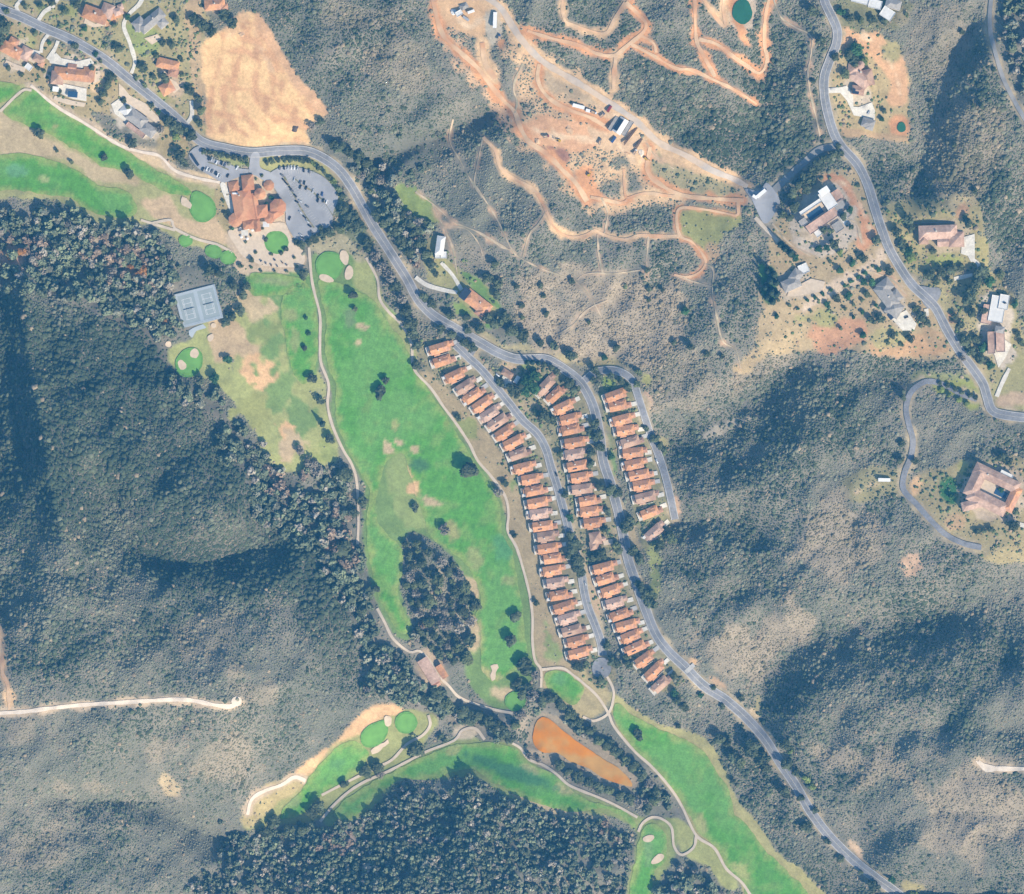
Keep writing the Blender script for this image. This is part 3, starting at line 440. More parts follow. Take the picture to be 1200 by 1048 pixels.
def ldist(P, X, Y):
    d = np.full(X.shape, 1e9); P = np.array(P, float)
    for a, b in zip(P[:-1], P[1:]):
        v = b - a; t = np.clip(((X - a[0]) * v[0] + (Y - a[1]) * v[1]) / (v @ v), 0, 1)
        d = np.minimum(d, np.hypot(X - a[0] - t * v[0], Y - a[1] - t * v[1]))
    return d
for P_, hgt, wd in (('28,330 30,370 38,440 48,500 58,560 68,605 80,650', 22, 26), ('112,560 135,610 165,646 215,662 260,655 310,640', -17, 34), ('785,513 850,491 900,455 940,427 1000,423 1060,423', -6, 40), ('810,590 880,565 950,515 1040,474', 4, 60),
        ('893,835 900,790 930,764 960,744 1000,727 1060,725 1115,717', -7, 38), ('925,850 965,803 1050,778 1130,752', 4, 55), ('783,613 850,606 890,624', -12, 28), ('780,706 840,700 880,690', -8, 22), ('1072,225 1088,150 1110,90 1140,30', -10, 34), ('1120,200 1150,110 1165,60', 8, 40),
        ('895,70 893,130 885,180 860,212', -9, 34), ('438,190 500,168 540,147 590,126', -13, 28), ('70,935 140,940 190,938 225,970 265,985', -15, 28), ('320,560 300,610 270,650', -8, 30), ('60,430 90,500 110,560', 6, 30), ('200,480 240,560 270,620', 8, 34), ('150,430 170,500 190,560', -7, 26),
        ('300,1000 330,1040', -8, 26), ('430,980 470,1048', -8, 30), ('540,960 560,1048', 8, 34), ('640,980 630,1048', -8, 30), ('1180,640 1080,690 1000,700', 8, 40), ('1200,860 1120,850 1040,860', -9, 34), ('1200,960 1100,950 1020,985', -8, 34)):
    HG += hgt * np.clip(1 - ldist(pts(P_), GXX, GYY) / wd, 0, 1) ** 1.15
# relief gets its small gullies where nobody has levelled the ground
wg = rsample(wild, GXX, GYY)
rid = 1 - np.abs(2 * fbm(GXX + .35 * GYY, GYY * .8, 85, 70, 3) - 1)
HG += wg * ((fbm(GXX, GYY, 50, 71, 4) - .5) * 17 + (rid - .75) * 14)
HG = np.maximum(HG, -6)
for P in PONDS.values():                     # water lies level
    c0 = np.array(P).mean(0); rr = np.array(P) - c0
    q = np.stack([GXX - c0[0], GYY - c0[1]], -1)
    ang = np.arctan2(q[..., 1], q[..., 0]); pa = np.arctan2(rr[:, 1], rr[:, 0]); o_ = np.argsort(pa)
    rb = np.interp(ang, pa[o_], np.hypot(rr[o_, 0], rr[o_, 1]), period=2 * math.pi)
    t = np.hypot(q[..., 0], q[..., 1]) - rb
    lev = np.percentile(HG[(t < 0)], 30) if (t < 0).any() else HG[np.unravel_index(t.argmin(), t.shape)]
    f = 1 - sstep(5, 22, t)
    HG = HG * (1 - f) + lev * f
def H(x, y):
    x = np.asarray(x, float); y = np.asarray(y, float)
    u = np.clip((x - GX0) / GS, 0, len(gx) - 1.001); v = np.clip((y - GY0) / GS, 0, len(gy) - 1.001)
    i = u.astype(int); j = v.astype(int); a = u - i; b = v - j
    return (HG[j, i] * (1 - a) + HG[j, i + 1] * a) * (1 - b) + (HG[j + 1, i] * (1 - a) + HG[j + 1, i + 1] * a) * b

def W(x, y, off=0.0):
    """plan point -> world point on the ground (the plan is a central projection seen from the survey height)"""
    h = H(x, y) + off
    k = (CAMZ - h) / CAMZ
    return np.stack([(np.asarray(x, float) - 600) * k, (524 - np.asarray(y, float)) * k, h], -1)

# ------------------------------------------------------------------ object helpers
def mesh(name, V, F, mats=(), smooth=False, loose=False):
    me = D.meshes.new(name)
    V = np.asarray(V, np.float32)
    if isinstance(F, np.ndarray):
        k = F.shape[1]
        me.vertices.add(len(V)); me.vertices.foreach_set('co', V.ravel())
        me.loops.add(F.size); me.loops.foreach_set('vertex_index', F.astype(np.int32).ravel())
        me.polygons.add(len(F)); me.polygons.foreach_set('loop_start', np.arange(0, F.size, k, dtype=np.int32))
        me.update(calc_edges=True)
    else:
        me.from_pydata([tuple(map(float, v)) for v in V], [], F); me.update()
    for m in mats: me.materials.append(m)
    if smooth: me.polygons.foreach_set('use_smooth', np.ones(len(me.polygons), bool))
    return me

def link(name, data, parent=None, loc=None, rz=0, scale=None):
    o = D.objects.new(name, data); COL.objects.link(o)
    if parent: o.parent = parent
    if loc is not None: o.location = loc
    if rz: o.rotation_euler = (0, 0, rz)
    if scale: o.scale = scale
    return o

def tag(o, label, cat, group=None):
    o['label'] = label; o['category'] = cat
    if group: o['group'] = group
    return o

def struct(o, kind='structure'):
    o['kind'] = kind
    return o

def attr_col(me, name, C):
    a = me.color_attributes.new(name, 'FLOAT_COLOR', 'POINT')
    C = np.asarray(C, np.float32)
    if C.shape[1] == 3: C = np.concatenate([C, np.ones((len(C), 1), np.float32)], 1)
    a.data.foreach_set('color', C.ravel())

def attr_f(me, name, f):
    a = me.attributes.new(name, 'FLOAT', 'POINT'); a.data.foreach_set('value', np.asarray(f, np.float32))

# ------------------------------------------------------------------ materials
def mat(name, col=(.5, .5, .5), rough=.9, spec=.2, var=.25, scale=.3, attr=None, second=None, secscale=.08, thr=(.45, .6), randv=0, fine=None, bump=0, stripes=None):
    m = D.materials.new(name); m.use_nodes = True
    nt = m.node_tree; N = nt.nodes; L = nt.links
    bs = N['Principled BSDF']
    bs.inputs['Roughness'].default_value = rough
    bs.inputs['Specular IOR Level'].default_value = spec
    tc = N.new('ShaderNodeTexCoord'); co = tc.outputs['Object']
    if attr:
        at = N.new('ShaderNodeAttribute'); at.attribute_name = attr; c = at.outputs['Color']
    else:
        rg = N.new('ShaderNodeRGB'); rg.outputs[0].default_value = (*col, 1); c = rg.outputs[0]
    def noise(s, det=4):
        t = N.new('ShaderNodeTexNoise'); t.inputs['Scale'].default_value = s; t.inputs['Detail'].default_value = det; L.new(co, t.inputs['Vector']); return t.outputs['Fac']
    def mapr(v, a, b, lo, hi):
        r_ = N.new('ShaderNodeMapRange'); r_.inputs[1].default_value = a; r_.inputs[2].default_value = b; r_.inputs[3].default_value = lo; r_.inputs[4].default_value = hi; L.new(v, r_.inputs[0]); return r_.outputs[0]
    if second:
        mx = N.new('ShaderNodeMix'); mx.data_type = 'RGBA'
        L.new(mapr(noise(secscale, 6), thr[0], thr[1], 0, 1), mx.inputs[0]); L.new(c, mx.inputs[6]); mx.inputs[7].default_value = (*second, 1); c = mx.outputs[2]
    def mul(c, f):
        vm = N.new('ShaderNodeVectorMath'); vm.operation = 'SCALE'; L.new(c, vm.inputs[0]); L.new(f, vm.inputs[3]); return vm.outputs[0]
    if var: c = mul(c, mapr(noise(scale), .25, .75, 1 - var, 1 + var))
    if fine: c = mul(c, mapr(noise(fine[0], 2), .3, .7, 1 - fine[1], 1 + fine[1]))
    if stripes:
        for ang, sc_, am in stripes:
            mp = N.new('ShaderNodeMapping'); mp.inputs['Rotation'].default_value = (0, 0, R(ang)); L.new(co, mp.inputs['Vector'])
            wv = N.new('ShaderNodeTexWave'); wv.inputs['Scale'].default_value = sc_; wv.inputs['Distortion'].default_value = 1.2; wv.inputs['Detail'].default_value = 2; wv.inputs['Detail Scale'].default_value = .4; L.new(mp.outputs[0], wv.inputs['Vector'])
            c = mul(c, mapr(wv.outputs['Fac'], 0, 1, 1 - am, 1 + am))
    if randv:
        oi = N.new('ShaderNodeObjectInfo'); c = mul(c, mapr(oi.outputs['Random'], 0, 1, 1 - randv, 1 + randv))
    L.new(c, bs.inputs['Base Color'])
    if bump:
        bn = N.new('ShaderNodeBump'); bn.inputs['Strength'].default_value = bump; bn.inputs['Distance'].default_value = .5; L.new(noise(1.2, 3), bn.inputs['Height']); L.new(bn.outputs[0], bs.inputs['Normal'])
    return m

M = {}
M['ground'] = mat('ground_soil', attr='ground_tint', var=.16, scale=.35, fine=(1.1, .14), rough=1, spec=.05)
M['leaf_stuff'] = mat('shrub_leaves', attr='leaf_tint', var=.12, scale=.5, rough=.95, spec=.1)
M['turf'] = mat('mown_turf', attr='turf_tint', var=.2, scale=.14, fine=(.55, .17), stripes=((22, .05, .03),), rough=1, spec=.08)
M['green'] = mat('putting_turf', (.15, .325, .07), var=.16, scale=.1, rough=1, spec=.08)
M['collar'] = mat('collar_turf', (.13, .285, .06), var=.25, scale=.3, fine=(.9, .12), rough=1, spec=.08)
M['sand'] = mat('bunker_sand', (.60, .47, .33), var=.14, scale=.2, rough=1, spec=.05)
M['asphalt'] = mat('asphalt', (.25, .245, .25), var=.16, scale=.05, second=(.195, .195, .20), secscale=.06, thr=(.5, .62), fine=(.4, .1), rough=.9, spec=.2)
M['lot'] = mat('pale_asphalt', (.34, .335, .34), var=.12, scale=.06, second=(.28, .275, .28), secscale=.05, rough=.9)
M['grey_track'] = mat('weathered_asphalt', (.27, .26, .245), var=.15, scale=.1, rough=.95)
M['kerb'] = mat('kerb_concrete', (.42, .40, .37), var=.15, scale=.2, rough=.9)
M['path'] = mat('cart_path_concrete', (.55, .45, .335), var=.12, scale=.12, rough=.95)
M['sandtrack'] = mat('pale_sand_track', (.70, .58, .45), var=.15, scale=.15, rough=1)
M['dirt'] = mat('dirt_track', (.64, .43, .25), var=.2, scale=.12, second=(.55, .30, .155), secscale=.03, rough=1)
M['trail_tan'] = mat('worn_trail', (.52, .40, .26), var=.25, scale=.15, second=(.34, .29, .19), secscale=.05, rough=1)
M['dirt_grey'] = mat('compacted_dirt', (.56, .43, .31), var=.15, scale=.1, second=(.48, .41, .34), secscale=.03, rough=1)
M['drive'] = mat('white_concrete', (.62, .57, .48), var=.16, scale=.2, fine=(.7, .1), rough=.9)
M['paving'] = mat('terrace_paving', (.58, .46, .33), var=.12, scale=.3, rough=.9)
M['mud_water'] = mat('muddy_water', (.60, .215, .012), var=.18, scale=.06, second=(.50, .27, .07), secscale=.035, rough=.6, spec=.04)
M['green_water'] = mat('green_water', (.03, .13, .07), var=.15, scale=.1, rough=.3, spec=.3)
M['pool'] = mat('pool_water', (.03, .075, .14), var=.1, scale=.3, rough=.1, spec=.5)
M['roof_a'] = mat('terracotta_tiles', (.58, .28, .13), var=.24, scale=.3, second=(.44, .235, .145), secscale=.12, fine=(1.3, .14), randv=.16, rough=.85)
M['roof_b'] = mat('faded_tiles', (.47, .30, .20), var=.22, scale=.25, second=(.30, .18, .125), secscale=.12, fine=(1.3, .14), randv=.16, rough=.85)
M['roof_c'] = mat('pinkish_tiles', (.54, .36, .265), var=.24, scale=.3, second=(.42, .27, .195), secscale=.12, fine=(1.3, .12), randv=.14, rough=.85)
M['roof_club'] = mat('clubhouse_tiles', (.53, .265, .135), var=.16, scale=.2, second=(.47, .21, .105), secscale=.08, fine=(1.2, .1), randv=.12, rough=.85)
M['roof_grey'] = mat('grey_tiles', (.33, .305, .275), var=.2, scale=.25, fine=(1.2, .12), randv=.12, rough=.85)
M['roof_white'] = mat('white_roofing', (.66, .64, .60), var=.1, scale=.25, rough=.7)
M['stucco'] = mat('cream_stucco', (.62, .55, .45), var=.08, scale=.4, rough=.95)
M['white'] = mat('white_paint', (.80, .78, .75), var=.05, scale=.5, rough=.5, spec=.4)
M['dark'] = mat('dark_panel', (.03, .04, .06), var=.1, scale=.5, rough=.3, spec=.5)
M['glass'] = mat('window_glass', (.03, .04, .05), var=.05, scale=.5, rough=.15, spec=.6)
M['wood'] = mat('brown_wood', (.16, .10, .06), var=.2, scale=.6, rough=.8)
M['metal'] = mat('grey_metal', (.35, .36, .37), var=.1, scale=.5, rough=.5, spec=.5)
M['digger'] = mat('yellow_machine_paint', (.55, .33, .03), var=.1, rough=.5)
M['line'] = mat('road_paint', (.62, .58, .48), var=.15, scale=.5, rough=.8)
M['island'] = mat('planted_island', (.16, .16, .08), var=.3, scale=.4, second=(.3, .24, .15), secscale=.2, rough=1)
M['court'] = mat('court_surface', (.30, .34, .34), var=.08, scale=.1, rough=.9)
M['court_pad'] = mat('court_surround', (.38, .42, .44), var=.06, scale=.1, rough=.9)
M['rubber'] = mat('tyre_rubber', (.02, .02, .02), var=.1, rough=.9)
M['bark'] = mat('bark', (.12, .09, .07), var=.3, scale=1.5, rough=1)
for nm, c in (('oak', (.11, .13, .07)), ('olive', (.15, .175, .08)), ('grey', (.29, .255, .20)), ('pine', (.045, .07, .045)), ('lime', (.2, .25, .07)), ('rust', (.42, .20, .06)), ('green', (.06, .13, .05))):
    M['leaf_' + nm] = mat('leaves_' + nm, c, var=.35, scale=.9, randv=.22, rough=.95, spec=.1)
for nm, c in (('silver', (.45, .46, .47)), ('black', (.02, .02, .025)), ('white', (.75, .75, .74)), ('red', (.25, .03, .025)), ('blue', (.04, .08, .20)), ('grey', (.14, .14, .15))):
    M['car_' + nm] = mat('car_paint_' + nm, c, var=.02, rough=.3, spec=.6)

DARK = np.zeros((RH, RW))  # darker growth on wooded slopes, plus hillside shade put into the colours
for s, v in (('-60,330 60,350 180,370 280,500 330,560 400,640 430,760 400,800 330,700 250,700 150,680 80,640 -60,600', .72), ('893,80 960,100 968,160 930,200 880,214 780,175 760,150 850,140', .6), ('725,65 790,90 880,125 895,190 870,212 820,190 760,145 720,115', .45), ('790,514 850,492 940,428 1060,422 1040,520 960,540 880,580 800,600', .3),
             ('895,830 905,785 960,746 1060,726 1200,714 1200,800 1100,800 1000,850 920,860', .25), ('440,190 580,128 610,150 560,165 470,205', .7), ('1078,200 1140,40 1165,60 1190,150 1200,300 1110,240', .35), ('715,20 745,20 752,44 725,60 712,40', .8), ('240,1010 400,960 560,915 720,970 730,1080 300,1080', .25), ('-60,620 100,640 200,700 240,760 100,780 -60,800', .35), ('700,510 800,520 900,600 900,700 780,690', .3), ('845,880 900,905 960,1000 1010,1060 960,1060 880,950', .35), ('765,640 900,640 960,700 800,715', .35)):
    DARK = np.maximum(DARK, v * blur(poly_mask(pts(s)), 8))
# ------------------------------------------------------------------ terrain
xs = np.r_[np.arange(-400, -24, 25), np.arange(-20, 1221, 2.5), np.arange(1245, 1601, 25)]
ys = np.r_[np.arange(-400, -24, 25), np.arange(-20, 1069, 2.5), np.arange(1093, 1451, 25)]
TX, TY = np.meshgrid(xs, ys)
V = W(TX, TY).reshape(-1, 3)
nx, ny = len(xs), len(ys)
i0 = (np.arange(ny - 1)[:, None] * nx + np.arange(nx - 1)[None]).ravel()
F = np.stack([i0, i0 + nx, i0 + nx + 1, i0 + 1], 1)
me = mesh('ground', V, F, [M['ground']], smooth=True)
tx, ty = TX.ravel(), TY.ravel()
gv = rsample(gcol, tx, ty) * (1 - .5 * rsample(DARK, tx, ty) * rsample(grow, tx, ty))[:, None]; fo_ = sstep(60, 95, np.maximum.reduce([-tx, -ty, tx - 1200, ty - 1048]))[:, None]  # soil darkened as well: slope shade put into the ground tint
gv = gv * (1 - fo_) + (base + (base2 - base) * sstep(.35, .65, fbm(tx, ty, 60, 3))[:, None]) * fo_
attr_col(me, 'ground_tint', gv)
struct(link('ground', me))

# ------------------------------------------------------------------ draped sheets and strips
def sheet(name, P, material, off, step=5, wob=.8, smooth_outline=True):
    B = catmull(P, True, 3) if smooth_outline else np.array(P, float)
    if wob:
        B = B + wob * np.stack([fbm(B[:, 0], B[:, 1], 9, 21, 2) - .5, fbm(B[:, 0], B[:, 1], 9, 22, 2) - .5], 1) * 2.4
    lo, hi = B.min(0), B.max(0)
    gx_, gy_ = np.meshgrid(np.arange(lo[0] + step / 2, hi[0], step), np.arange(lo[1] + step / 2, hi[1], step))
    I = np.stack([gx_.ravel(), gy_.ravel()], 1)
    allp = [Vector(p) for p in B] + [Vector(p) for p in I]
    nB_ = len(B)
    vo, eo, fo, *_ = delaunay_2d_cdt(allp, [(i, (i + 1) % nB_) for i in range(nB_)], [list(range(nB_))], 1, 1e-4)
    vo = np.array([tuple(v) for v in vo])
    used = sorted({i for f in fo for i in f}); rm = {a: b for b, a in enumerate(used)}
    vu = vo[used]
    V = W(vo[used, 0], vo[used, 1], off)
    fo = [[rm[i] for i in f] for f in fo]
    me = mesh(name, V, fo, [material], smooth=True)
    if me.polygons and me.polygons[0].normal.z < 0: me.flip_normals()
    if name == 'fairway':                    # turf wears thin and yellow towards its edges and in known patches
        x, y = vu[:, 0], vu[:, 1]
        e = np.min(np.hypot(x[:, None] - B[None, ::2, 0], y[:, None] - B[None, ::2, 1]), 1)
        c = np.array((.10, .275, .042)) + (np.array((.135, .30, .065)) - np.array((.10, .275, .042))) * sstep(.38, .62, fbm(x, y, 45, 61, 3))[:, None]
        c = c + (np.array((.18, .30, .07)) - c) * (sstep(.55, .75, fbm(x, y, 16, 62, 4)) * .7)[:, None]
        m = sstep(.9, .1, e / 9 + (fbm(x, y, 10, 63, 3) - .5) * 1.6) * .8
        c = c * (1 - m[:, None]) + np.array((.27, .32, .09)) * m[:, None]
        for cx, cy, rx, ry, a_, pc in TURF_PATCHES:
            dx, dy = x - cx, y - cy; q, w_ = math.cos(R(a_)), math.sin(R(a_))
            t = np.hypot((dx * q + dy * w_) / rx, (-dx * w_ + dy * q) / ry)
            m = sstep(1.15, .6, t + (fbm(x, y, 6, 64, 3) - .5) * 1.1)
            c = c * (1 - m[:, None]) + np.array(pc) * m[:, None]
        attr_col(me, 'turf_tint', c)
    return struct(link(name, me))

TURF_PATCHES = [(468, 519, 7, 5, 20, TAN), (486, 527, 8, 5, 10, TAN), (463, 498, 4, 8, 0, (.30, .32, .11)), (455, 525, 6, 9, -20, TAN), (425, 383, 9, 4, 10, TAN), (420, 402, 4, 4, 0, TAN), (410, 372, 8, 12, 0, (.16, .24, .09)), (485, 572, 9, 9, 30, DIRT), (478, 555, 5, 10, -20, DIRT), (505, 588, 12, 6, 20, TAN), (492, 545, 12, 8, 0, (.07, .17, .06)),
    (530, 622, 10, 12, -20, (.30, .30, .11)), (556, 655, 10, 16, -25, (.26, .30, .10)), (545, 690, 7, 12, 0, TAN), (590, 640, 14, 20, 0, (.10, .26, .085)), (645, 690, 6, 10, 0, TAN), (612, 660, 6, 12, 0, (.3, .32, .11)), (595, 680, 8, 8, 0, (.25, .3, .1)), (620, 590, 8, 12, 0, (.28, .3, .1)), (575, 790, 18, 6, 20, (.36, .34, .13)), (560, 750, 6, 20, 0, (.34, .32, .13)),
    (868, 1020, 14, 10, 30, (.34, .36, .12)), (820, 965, 8, 14, -20, (.32, .33, .12)), (690, 815, 10, 14, 40, (.34, .34, .12)), (655, 795, 10, 8, 0, (.12, .27, .08)), (620, 905, 14, 8, 20, (.34, .33, .14)), (660, 925, 14, 7, 20, (.36, .34, .14)), (530, 880, 12, 6, -20, (.3, .32, .11)), (600, 905, 60, 9, 20, (.07, .19, .07)),
    (65, 148, 5, 4, 0, (.3, .3, .11)), (52, 210, 8, 4, 10, (.28, .33, .12)), (20, 200, 14, 8, 0, (.13, .29, .12)), (345, 400, 6, 20, 0, (.24, .3, .1)), (340, 370, 9, 9, 0, (.25, .29, .1)), (320, 330, 24, 5, 5, (.24, .29, .11)), (760, 995, 6, 20, 0, (.16, .28, .09)), (395, 895, 12, 8, -30, (.12, .27, .08)), (345, 940, 10, 8, -40, (.22, .29, .1))]

def strip(name, P, w, material, off, wob=.25, kerb=None, step=3):
    C = catmull(P, False, step)
    T = np.gradient(C, axis=0); T /= np.linalg.norm(T, axis=1)[:, None] + 1e-9
    Nn = np.stack([-T[:, 1], T[:, 0]], 1)
    hw = w / 2 + wob * (fbm(C[:, 0], C[:, 1], 12, 31, 2) - .5) * 3
    rows = [C + Nn * (hw * s)[:, None] for s in (-1, -.5, 0, .5, 1)]
    k = len(C)
    V = np.concatenate([W(r_[:, 0], r_[:, 1], off) for r_ in rows])
    F = np.array([[a * k + i, a * k + i + 1, (a + 1) * k + i + 1, (a + 1) * k + i] for a in range(4) for i in range(k - 1)])
    me = mesh(name, V, F, [material], smooth=True)
    if me.polygons[0].normal.z < 0: me.flip_normals()
    o = struct(link(name, me))
    if kerb:
        kv = []; kf = []
        for s in (-1, 1):
            b0 = len(kv)
            for i in range(k):
                for e, z in ((hw[i], off - .3), (hw[i], off + .14), (hw[i] + kerb, off + .14), (hw[i] + kerb, off - .6)):
                    q = C[i] + Nn[i] * e * s
                    kv.append(W(q[0], q[1], z))
            for i in range(k - 1):
                for j in range(3):
                    a = b0 + i * 4 + j; f = [a, a + 1, a + 5, a + 4]
                    kf.append(f if s > 0 else f[::-1])
        struct(link('pavement_kerb', mesh('pavement_kerb', kv, kf, [M['kerb']])))
    return o

for P, w in TRAILS: strip('dirt_trail', P, w * (.8 if w > 3.3 else .62), M['dirt_grey'] if w > 8.5 else (M['dirt'] if w > 3.3 else M['trail_tan']), .55 + .02 * pyr.random(), wob=.7)
for P, w in SAND_TRACKS: strip('sand_track', P, w, M['sandtrack'], .6, wob=.5)
sheet('turning_pad', circ(277, 822, 6, 6), M['sandtrack'], .72, wob=.8); sheet('turning_pad', pts('1143,891 1150,894 1166,898 1168,903 1156,905 1150,900'), M['sandtrack'], .72, wob=.5)
for P in FAIRWAYS: sheet('fairway', P, M['turf'], .5, step=3.2, wob=1.8)
for P in GREENS: sheet('green_collar', [tuple(np.array(p) + (np.array(p) - np.mean(P, 0)) / np.linalg.norm(np.array(p) - np.mean(P, 0)) * 2.4) for p in P], M['collar'], .9, wob=.9); sheet('putting_green', P, M['green'], 1.0, wob=.7)
for P in BUNKERS: sheet('sand_bunker', [tuple(np.mean(P, 0) + (np.array(p) - np.mean(P, 0)) * .88) for p in P], M['sand'], 1.1, step=4, wob=1.7)
for P in PATHS: strip('cart_path', P, 3.1, M['path'], .9, wob=.2)
for k_, (P, w) in ROADS.items():
    strip('road', P, w, M['grey_track'] if k_ in ('ridge track', 'side road') else M['asphalt'], 1.0 + .03 * pyr.random(), wob=.15, kerb=1.0 if k_ in ('main', 'west street', 'east street', 'hill road') else None)
sheet('road', circ(705, 783, 11.5, 12.5), M['asphalt'], 1.12, wob=.1); sheet('road', pts('1076,336 1090,337 1101,338 1102,347 1095,357 1088,362 1080,352'), M['asphalt'], 1.12, wob=.2)
sheet('road', pts('802,786 812,777 815,781 805,790'), M['kerb'], 1.2, wob=0, smooth_outline=False)
for k_, P in LOTS.items(): sheet('parking_lot', P, M['lot'], 1.1 if k_ != 'link' else 1.16, wob=.2)
sheet('parking_lot', pts('873,222 882,236 888,250 896,262 906,254 914,238 908,224 898,214 890,224'), M['lot'], 1.2, wob=.4)
for s_, w in (('333,207 338,217 344,228 349,238 355,248 361,257 368,267', 1.7), ('345,209 354,217 364,223 372,230 378,234 384,243 391,254', 1.5), ('243,190 256,194 268,199', 1.2)):
    strip('planted_island', pts(s_), w, M['island'], 1.3, wob=.5)
for s_, dx, dy, ln in (('326,199 352,199 364,203', 0, 4.6, 2.7), ('334,208 342,222 350,238 358,250 368,264', -4.6, 2.6, 2.9), ('335.5,207 343.5,221 351.5,237 359.5,249 369.5,263', 4.6, -2.6, 2.9), ('346,209 356,217 372,229 384,241 391,252', 3.2, -3.6, 2.9), ('344,210.5 354,218.5 370,230.5 382,242.5 389,253', -3.2, 3.6, 2.9), ('238,197 249,199 260,205', 1.4, 4.2, 2.7), ('243,186 256,190 270,195 282,199', 1.4, -4.2, 2.7)):
    Q = catmull(pts(s_), False, ln); vv = []; ff = []
    for qx_, qy_ in Q:
        L_ = math.hypot(dx, dy); ux_, uy_ = -dy / L_ * .09, dx / L_ * .09; b0 = len(vv)
        for ex, ey in ((qx_ - ux_, qy_ - uy_), (qx_ + dx - ux_, qy_ + dy - uy_), (qx_ + dx + ux_, qy_ + dy + uy_), (qx_ + ux_, qy_ + uy_)): vv.append(W(ex, ey, 1.22))
        ff.append([b0, b0 + 1, b0 + 2, b0 + 3])
    me = mesh('bay_markings', vv, ff, [M['line']])
    if me.polygons[0].normal.z < 0: me.flip_normals()
    struct(link('bay_markings', me))
for k_ in ('main', 'hill road', 'west street'): strip('road_marking', ROADS[k_][0], .3, M['line'], 1.2, wob=0)
for nm, m_ in (('brown', 'mud_water'), ('green', 'green_water'), ('small', 'green_water')):
    B = catmull(PONDS[nm], True, 3); c0 = B.mean(0)
    lev = float(np.min(H(B[:, 0], B[:, 1]))) + .9
    o = sheet('pond', PONDS[nm], M[m_], .8, wob=.8)
for s, m_ in DRIVES: strip('driveway', pts(s), 4.5, M[m_], .95, wob=.4)
for s in ('8,70 18,76 30,80 28,86 12,80 4,76', '64,112 84,118 100,121 98,125 78,122 62,116', '36,58 44,66 40,74 32,70', '108,84 116,82 118,94 110,98', '100,22 112,28 124,24 124,30 110,33 98,28', '170,44 184,40 190,46 178,52', '188,84 194,82 196,92 190,94', '148,128 154,124 160,134 154,138'): sheet('patio_paving', pts(s), M['paving'], .95, wob=1.2, smooth_outline=False)
for i, s in enumerate(FORECOURTS): sheet('forecourt', pts(s), M['paving' if i in (3, 9, 10) else 'drive'], 1.0, wob=1.0, smooth_outline=False)
sheet('terrace', pts('268,270 300,266 318,262 334,262 342,280 356,296 352,312 312,312 296,306 284,300 276,288'), M['paving'], .85, wob=.3)
for s in ('258,216 264,215 273,240 271,250 263,232',): sheet('terrace', pts(s), M['drive'], .95, wob=.2)

# ------------------------------------------------------------------ wild growth: shrub cover and woods, each one mass nobody could count
def ico(sub):
    import bmesh
    b = bmesh.new(); bmesh.ops.create_icosphere(b, subdivisions=sub, radius=1); b.verts.ensure_lookup_table()
    V = np.array([v.co[:] for v in b.verts]); F = np.array([[v.index for v in f.verts] for f in b.faces]); b.free()
    return V, F

IV, IF = ico(2)
ICO = {1: ico(1), 2: (IV, IF)}
def bush_template(seed, sub=2):
    r_ = np.random.default_rng(seed); IV, IF = ICO[sub]
    V = IV * (1 + r_.uniform(-.36, .30, len(IV)))[:, None]
    V[:, 2] *= .85
    keep = [f for f in IF if V[f, 2].max() > -.15]
    used = sorted({i for f in keep for i in f}); rm = {a: b for b, a in enumerate(used)}
    return V[used], np.array([[rm[i] for i in f] for f in keep])

def cards(n, seed, lobes=9, spread=(.62, .62, .42), size=.13, lr=.42, zc=0.0, flat=.8):
    """leaf clumps: small tilted quads spread over several lobes of a crown of radius ~1"""
    r_ = np.random.default_rng(seed); V = []; F = []
    lc = r_.normal(size=(lobes, 3)); lc /= np.linalg.norm(lc, axis=1)[:, None] + 1e-9
    lc *= (r_.uniform(.3, 1, lobes) ** .5)[:, None] * np.array(spread)
    lrad = lr * r_.uniform(.7, 1.25, lobes)
    li = r_.integers(0, lobes, n)
    d = r_.normal(size=(n, 3)); d /= np.linalg.norm(d, axis=1)[:, None]
    d[:, 2] = np.where(d[:, 2] < -.3, -d[:, 2], d[:, 2])
    p = lc[li] + d * (lrad[li] * r_.uniform(.75, 1.08, n))[:, None] * np.array((1, 1, flat))
    nn = d + r_.normal(scale=.45, size=(n, 3)); nn /= np.linalg.norm(nn, axis=1)[:, None]
    u = np.cross(nn, r_.normal(size=(n, 3))); u /= np.linalg.norm(u, axis=1)[:, None] + 1e-9
    v = np.cross(nn, u); s = size * r_.uniform(.6, 1.4, n)[:, None]
    Q = np.stack([p - u * s - v * s * .8, p + u * s - v * s, p + u * s * .8 + v * s, p - u * s + v * s * .9], 1)
    V = Q.reshape(-1, 3); V[:, 2] += zc
    return V, np.arange(4 * n).reshape(-1, 4), lc, lrad

def woody_template(seed, n=70):
    V, F, lc, lr = cards(n, seed, lobes=6, size=.2)
    cv, cf = bush_template(seed + 50)
    cv = cv * np.array((.72, .72, .55))
    return V, F, cv, cf

